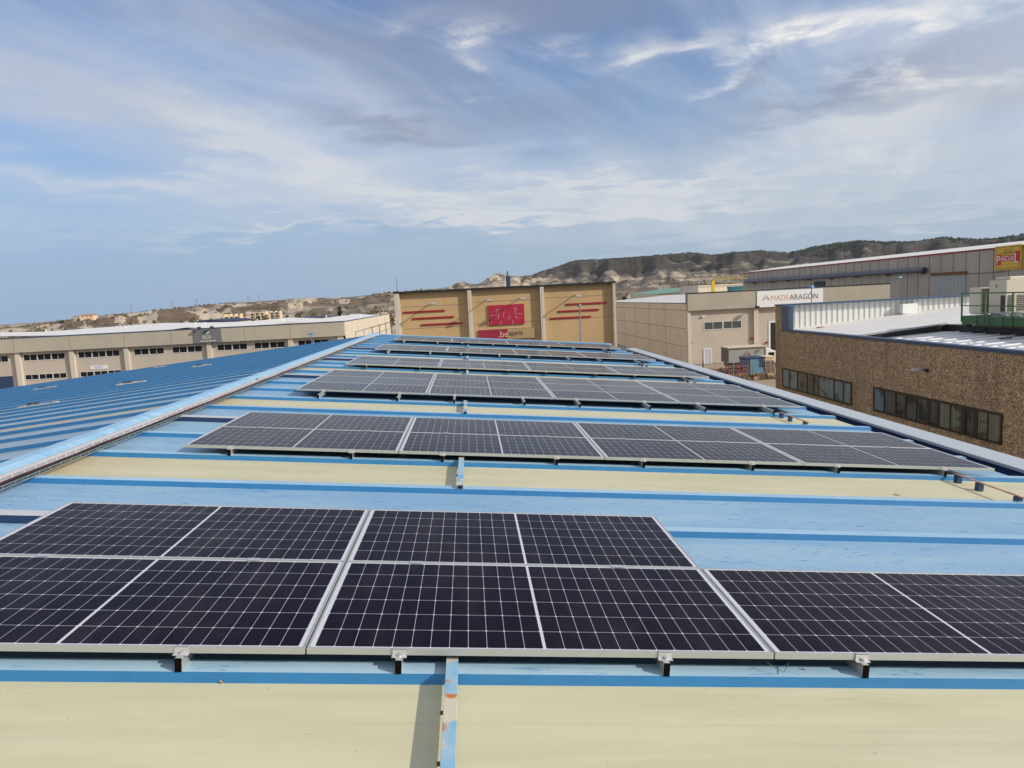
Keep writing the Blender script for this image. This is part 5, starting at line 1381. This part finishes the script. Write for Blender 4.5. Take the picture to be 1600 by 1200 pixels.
# stacks, machine parts and sacks
yard = [(1097, 3.0, 'wood', 'pallet stack nearest the white door, behind the fence'), (1110, 2.2, 'red', 'red machine frame left of the truck rear'), (1119, 3.5, 'wood', 'pale timber stack below the truck rear'),
        (1130, 1.5, 'red', 'brown red machine frame under the truck rear'), (1137, 3.0, 'wood', 'pallet stack in front of the truck box'), (1146, 1.2, 'red', 'low red steel frame near the stone wall'),
        (1153, 2.4, 'red', 'tall red steel frame beside the blue container'), (1160, 1.0, 'red', 'bright red beam stack beside the blue container'), (1204, 2.6, 'wood', 'stack of tan sacks right of the blue container')]
for i, (x, off, kind, L) in enumerate(yard):
    Y = YWALL+1.2+off; p = onY(x, 575, Y)
    r_ = empty('timber_stack' if kind == 'wood' else 'machine_frame', (p.x, Y, GROUND), L, 'stack' if kind == 'wood' else 'machine part')
    if kind == 'wood':
        H_ = (zw-GROUND)+random.uniform(.1, .55)
        if x == 1204: H_ = 1.5
        z = GROUND+.02; k = 0
        bt = MB(); bs = MB()
        while z < GROUND+H_:
            w_ = random.uniform(-.06, .06); bt.box(p.x-.6+w_, p.x+.55+w_, Y, Y+1, z+.09, z+.14)
            for q in (-.5, 0, .45): bs.box(p.x+q+w_-.04, p.x+q+w_+.04, Y+.02, Y+.98, z, z+.089)
            z += .1401
        bt.build('boards', M_WOOD, r_); bs.build('blocks', M_WOOD, r_)
    else:
        H_ = (zw-GROUND)+random.uniform(.2, .9)
        b = MB()
        for q in (-.55, .5): b.box(p.x+q, p.x+q+.12, Y, Y+.12, GROUND, GROUND+H_); b.box(p.x+q, p.x+q+.12, Y+.8, Y+.92, GROUND, GROUND+H_*.8)
        for hh in (.4, .72, .96): b.box(p.x-.43, p.x+.49, Y+.01, Y+.11, GROUND+H_*hh-.13, GROUND+H_*hh)
        b.build('frame', M_REDPART, r_)
        b = MB(); b.tube([(p.x-.2, Y-.1, GROUND+H_*.85), (p.x+.25, Y-.1, GROUND+H_*.85)], .16, 12); b.box(p.x-.4, p.x+.4, Y+.13, Y+.78, GROUND+H_*.2, GROUND+H_*.5); b.build('drum', M_DARKMETAL if i % 2 else M_REDPART, r_)
p = onY(1201, 560, YC+1)
thing_mesh(MB().box(p.x-.45, p.x+.7, YC+1, YC+2.5, GROUND, gz(1201, 558.5, YC+1)).box(p.x-.5, p.x+.75, YC+.9, YC+2.6, gz(1201, 558.5, YC+1)+.001, gz(1201, 557, YC+1)+.02), 'sand_box', M_TAN, 'tan cardboard load beside the truck cab', 'load')
# fence post piece by the parapet
p = onY(1098.5, 569, 60); thing_mesh(MB().tube([(p.x, 60, GROUND), (p.x, 60, gz(1098, 564.5, 60))], .06, 6), 'thin_post', M_DARKMETAL, 'thin dark post just beyond the coping near the white door', 'post')
# dark car roof behind the coping
p = onY(1008, 547, 75)
car = empty('parked_car', (p.x, 75, GROUND), 'black parked car whose roof shows over the coping by the tan wall', 'car')
prof = [(-2.1, .35), (2.1, .35), (2.15, .8), (1.5, .95), (.8, 1.42), (-.9, 1.45), (-1.7, .98), (-2.15, .85)]
cz0 = GROUND if True else 0
b = MB(); b.prism([(p.x+a_, 75-.85, cz0+z_) for a_, z_ in prof], [(p.x+a_, 75+.85, cz0+z_) for a_, z_ in prof]); b.build('body', M_BLACK, car, bevel=.08)
for q in (-1.3, 1.3):
    for w_ in (-.87, .67): b = MB(); b.tube([(p.x+q, 75+w_, cz0+.33), (p.x+q, 75+w_+.2, cz0+.33)], .33, 16); b.build('wheel', M_TYRE, car)

# ------------------------------------------------------------------ far things: pylons, houses, trees
def ground_z(x, y):
    r = math.hypot(x, y); a = math.atan2(x, y)
    return terrain(a, r).z if r > 262 else GROUND-.3
def spot(x, y):      # first place on the terrain seen at that pixel
    v = ray(x, y); a = math.atan2(v.x, v.y); e = v.z/math.hypot(v.x, v.y); R_ = skyR(a)
    for i in range(400):
        r = 270+(R_-270)*i/399
        if terrain(a, r).z/r >= e: return r
    return R_*.99
def pylon(x, ytop, r, label):
    a = azpx(x); R_ = r = skyR(a)*(.97 if r < 1200 else 1.0); X, Y = math.sin(a)*R_, math.cos(a)*R_; z0 = ground_z(X, Y)-1
    v = ray(x, ytop); ztop = v.z/math.hypot(v.x, v.y)*R_
    h = max(ztop-z0, 14)
    root = empty('power_pylon', (X, Y, z0), label, 'pylon', 'power pylons on the left horizon')
    b = MB(); w0, w1 = h*.09, h*.015; n_ = 7; rr = .16
    lv = [(w0+(w1-w0)*i/n_, h*i/n_) for i in range(n_+1)]
    cs = ((-1, -1), (1, -1), (1, 1), (-1, 1))
    for c_ in cs: b.tube([(X+c_[0]*w0, Y+c_[1]*w0, z0), (X+c_[0]*w1, Y+c_[1]*w1, z0+h)], rr, 4)
    for (wa, ha), (wb, hb) in zip(lv[:-1], lv[1:]):
        for c1, c2 in zip(cs, cs[1:]+cs[:1]):
            b.tube([(X+c1[0]*wa, Y+c1[1]*wa, z0+ha), (X+c2[0]*wb, Y+c2[1]*wb, z0+hb)], rr*.6, 3)
    b.build('lattice', M_GALV, root)
    for k, hh in enumerate((.72, .84, .95)):
        b = MB(); L = h*(.16-.02*k); b.tube([(X-L, Y, z0+h*hh), (X+L, Y, z0+h*hh)], rr, 4); b.tube([(X-L, Y, z0+h*hh), (X, Y, z0+h*(hh+.04))], rr*.7, 3); b.tube([(X+L, Y, z0+h*hh), (X, Y, z0+h*(hh+.04))], rr*.7, 3); b.build('cross_arm', M_GALV, root)
for (x, yt, r, L) in ((202, 482, 1150, 'small faint pylon nearest the hilltop house'), (265, 476, 1250, 'pylon between the hilltop house and the tallest pylon'), (305, 471, 1000, 'tallest pylon on the left skyline'), (386, 465, 1250, 'pylon on the pale dunes, left of the pair'), (403, 463, 1350, 'pylon on the pale dunes, right of the pair')):
    pylon(x, yt, r, L)
def house(x, y, r, w, h, d, label, wall, roofm, group=None):
    a = azpx(x); r = spot(x, y+h*FPX/r); X, Y = math.sin(a)*r, math.cos(a)*r; z0 = ground_z(X, Y)-.5; zt_ = z0+h+.5
    root = empty('farmhouse', (X, Y, z0), label, 'house', group)
    b = MB(); b.box(X-w/2, X+w/2, Y, Y+d, z0-4, zt_-h*.3); b.build('wall', wall, root)
    b = MB(); b.prism([(X-w/2-.5, Y-.5, zt_-h*.3), (X-w/2-.5, Y+d+.5, zt_-h*.3), (X-w/2-.5, Y+d/2, zt_)], [(X+w/2+.5, Y-.5, zt_-h*.3), (X+w/2+.5, Y+d+.5, zt_-h*.3), (X+w/2+.5, Y+d/2, zt_)]); b.build('roof', roofm, root)
    b = MB()
    for q in (-.3, 0, .3): b.box(X+w*q-.6, X+w*q+.6, Y-.06, Y-.001, zt_-h*.75, zt_-h*.5)
    b.build('window', M_GLASSDK, root)
M_TILE = mat('terracotta tile', (.42, .20, .12), .85, var=.15, vscale=.3)
house(116, 495.5, 1485, 16, 5.5, 9, 'cream and terracotta farmhouse on the left hilltop', M_CREAMW, M_TILE)
house(130, 496, 1485, 14, 4.5, 9, 'terracotta roofed annex beside the hilltop farmhouse', M_TAN, M_TILE)
house(835, 436, 2300, 11, 7, 9, 'small cream house on the hill, left of the two above the ochre building', M_CREAMW, M_CREAMW, 'small hill houses')
house(851, 437, 2300, 11, 6.5, 9, 'small cream house on the hill, right of the two above the ochre building', M_CREAMW, M_CREAMW, 'small hill houses')
# unfinished frames at the foot of the dunes
for i, (x0, x1, y, r, L) in enumerate(((345, 372, 491, 420, 'long pale rack of stacked frames before the dunes, left'), (386, 412, 488.5, 400, 'pale rack of stacked frames before the dunes, middle'), (410, 434, 486.5, 410, 'pale rack of stacked frames before the dunes, right'))):
    a0_, a1_ = azpx(x0), azpx(x1); v = ray((x0+x1)/2, y); am = (a0_+a1_)/2
    X0, X1 = math.sin(a0_)*r, math.sin(a1_)*r; Y = math.cos(am)*r; zt_ = v.z/math.hypot(v.x, v.y)*r; z0 = ground_z((X0+X1)/2, Y)-.5
    zt_ = max(zt_, z0+4)
    root = empty('open_rack', ((X0+X1)/2, Y, z0), L, 'rack', 'open racks before the dunes')
    b = MB(); n_ = int((X1-X0)/2.2)+1
    for k in range(n_): xx = X0+(X1-X0)*k/max(n_-1, 1); b.box(xx-.15, xx+.15, Y, Y+5, z0, zt_)
    b.build('uprights', M_TAN, root)
    b = MB(); z = z0+1
    while z < zt_: b.box(X0, X1, Y-.1, Y+5, z, z+.28); z += 1.5
    b.build('shelves', M_CREAMW, root)
# trees: tapered trunk, limbs and a crown of leaf sized faces
def leafmat(name, a, b_):
    t = NT(name, .8); P = t.pos(); t.base(t.mix(t.ramp(t.noise(P, .9, 5, .7), .35, .65), a, b_)); return t.m
M_LEAFS = [leafmat('dark olive leaves', (.035, .05, .02), (.07, .085, .035)), leafmat('dry autumn leaves', (.15, .105, .04), (.24, .17, .07)), leafmat('pine needles', (.016, .022, .012), (.036, .042, .022))]
M_BARK = mat('bark', (.09, .07, .05), .95)
def make_tree(kind, label, group):
    root = empty('tree', (0, 0, 0), label, 'tree', group)
    rnd = random.Random(kind*7+3); h = (5.5, 6.5, 7.5)[kind]
    b = MB(); b.tube([(0, 0, -1), (.05, 0, h*.25), (.1, .05, h*.55)], .16, 6, .07)
    for k in range(5):
        a = k*1.26; b.tube([(.05, 0, h*(.22+.06*k)), (math.cos(a)*h*.16, math.sin(a)*h*.16, h*(.42+.07*k))], .06, 4, .025)
    b.build('trunk', M_BARK, root, world=False)
    c_ = MB()
    cl = []
    for k in range(15):
        z = rnd.uniform(.28, .95); rad = (.34 if kind < 2 else .24)*math.sin(PI*(z*.85+.05))**.7*(1 if kind < 2 else 1.25-z)
        a = rnd.uniform(0, 2*PI); q = rnd.uniform(.2, 1)*rad
        cl.append((math.cos(a)*q*h, math.sin(a)*q*h, z*h, rnd.uniform(.07, .13)*h))
    for (cx, cy, cz, cr) in cl:
        for k in range(46):
            d = Vector((rnd.gauss(0, 1), rnd.gauss(0, 1), rnd.gauss(0, .8))).normalized()*cr*rnd.uniform(.45, 1.1)
            s_ = rnd.uniform(.09, .2)*1.3; u_ = Vector((rnd.gauss(0, 1), rnd.gauss(0, 1), rnd.gauss(0, 1))).normalized(); w_ = u_.orthogonal().normalized()
            o_ = Vector((cx, cy, cz))+d
            c_.quad(o_-u_*s_-w_*s_*.6, o_+u_*s_-w_*s_*.6, o_+u_*s_+w_*s_*.6, o_-u_*s_+w_*s_*.6)
    c_.build('crown', M_LEAFS[kind], root, world=False, fix=False)
    return root
protos = []
treespots = []
rt = random.Random(5)
for x in range(245, 615, 9): treespots.append((x+rt.uniform(-4, 4), rt.uniform(290, 400), rt.choice((0, 1, 1, 2)), rt.uniform(.6, 1.1), 0))
for x in range(966, 1165, 6): treespots.append((x+rt.uniform(-3, 3), rt.uniform(300, 420), rt.choice((0, 0, 1, 2)), rt.uniform(.55, 1.0), 1))
for x in (166, 174, 179): treespots.append((x*0.52, 880, 2, 1.1, 2))
KN = ['dark olive', 'dry yellow brown', 'slender dark green']
GR = {0: 'trees between the white roof and the dunes', 1: 'trees beyond the precast building', 2: 'trees beside the hilltop house'}
WH_ = {0: 'bush like tree in the belt between the white roof and the dunes', 1: 'bush like tree in the belt behind the sloping white roof', 2: 'tree left of the hilltop farmhouse'}
made = {}; spots_ = []
for (x, r, kd, sc, g) in treespots:
    a = azpx(x); X, Y = math.sin(a)*r, math.cos(a)*r; z0 = ground_z(X, Y)
    if kd not in made:
        made[kd] = make_tree(kd, '', ''); register_kids(made[kd]); o = made[kd]
    else: o = copy_tree(made[kd])
    o.location = (X, Y, z0-.3); o.scale = (sc,)*3; o.rotation_euler = (0, 0, rt.uniform(0, 6.28))
    spots_.append((g, x, o, kd))
ORD = 'first second third fourth fifth sixth seventh eighth ninth tenth eleventh twelfth thirteenth fourteenth fifteenth sixteenth seventeenth eighteenth nineteenth twentieth'.split()
WT = {0: 'behind the long white roof', 1: 'beyond the precast building', 2: 'beside the hilltop farmhouse'}
for g in (0, 1, 2):
    for kd in (0, 1, 2):
        row_ = sorted([q for q in spots_ if q[0] == g and q[3] == kd], key=lambda q: q[1])
        for n_, q in enumerate(row_):
            w_ = ORD[n_] if n_ < 20 else 'twenty '+ORD[n_-20]
            tag(q[2], f'{w_} {KN[kd]} tree from the left {WT[g]}', 'tree', KN[kd]+' '+GR[g])
# pine scrub that roughens the far ridge on the right and dots the slopes
b = MB(); rp = random.Random(9)
def scrub(bd, X, Y, z, s_):
    for k in range(3):
        q = Vector((X+rp.uniform(-s_, s_)*.5, Y+rp.uniform(-s_, s_)*.5, z)); w_ = s_*rp.uniform(.5, .9); h_ = s_*rp.uniform(.7, 1.5)
        n_ = len(bd.v); a_ = rp.uniform(0, 2)
        bd.v += [tuple(q+Vector((math.cos(a_+i*2.09)*w_, math.sin(a_+i*2.09)*w_, -s_*.3))) for i in range(3)]+[tuple(q+Vector((rp.uniform(-.4, .4)*w_, rp.uniform(-.4, .4)*w_, h_)))]
        for f in ((0, 1, 3), (1, 2, 3), (2, 0, 3)): bd.f.append(tuple(n_+i for i in f)); bd.m.append(0)
for i in range(9000):
    x = rp.uniform(840, 1640); a = azpx(x); R_ = skyR(a)
    r = R_*rp.uniform(.80, 1.0)
    if x < 1235 and r > R_*.985: continue
    p = terrain(a, r)
    if noise.noise(Vector((p.x/160, p.y/160, 0))) < -.12 and r < R_*.97: continue
    scrub(b, p.x, p.y, p.z, rp.uniform(1.3, 3.6)*(1.5 if x > 1235 else 1))
tag(b.build('pine_scrub', M_LEAFS[2], None, fix=False), 'dark pine scrub covering the distant ridge', 'pine scrub', kind='stuff')
b = MB()
for i in range(7000):
    x = rp.uniform(-60, 1180); a = azpx(x); R_ = skyR(a); r = rp.uniform(270, 1300)
    p = terrain(a, r)
    if noise.noise(Vector((p.x/60, p.y/60, 3))) < .08: continue
    scrub(b, p.x, p.y, p.z, rp.uniform(.5, 1.3)*(1+r/1200))
tag(b.build('low_scrub', mat('dry scrub', (.11, .085, .045), .9, var=.4, vscale=.05), None, fix=False), 'dry low scrub scattered over the pale dunes', 'scrub', kind='stuff')

# ------------------------------------------------------------------ thin air between us and the hills
hm = bpy.data.materials.new('thin haze'); hm.use_nodes = True; hn = hm.node_tree
hn.nodes.clear()
ho_ = hn.nodes.new('ShaderNodeOutputMaterial'); hv = hn.nodes.new('ShaderNodeVolumePrincipled')
hv.inputs['Color'].default_value = (.80, .87, .95, 1); hv.inputs['Density'].default_value = .000034; hv.inputs['Anisotropy'].default_value = .2
hn.links.new(hv.outputs[0], ho_.inputs['Volume'])
b = MB(); b.box(-6100, 6100, -6100, 6100, -60, 420)
tag(b.build('haze', hm, None), 'thin blue haze filling the air', 'haze', kind='stuff')
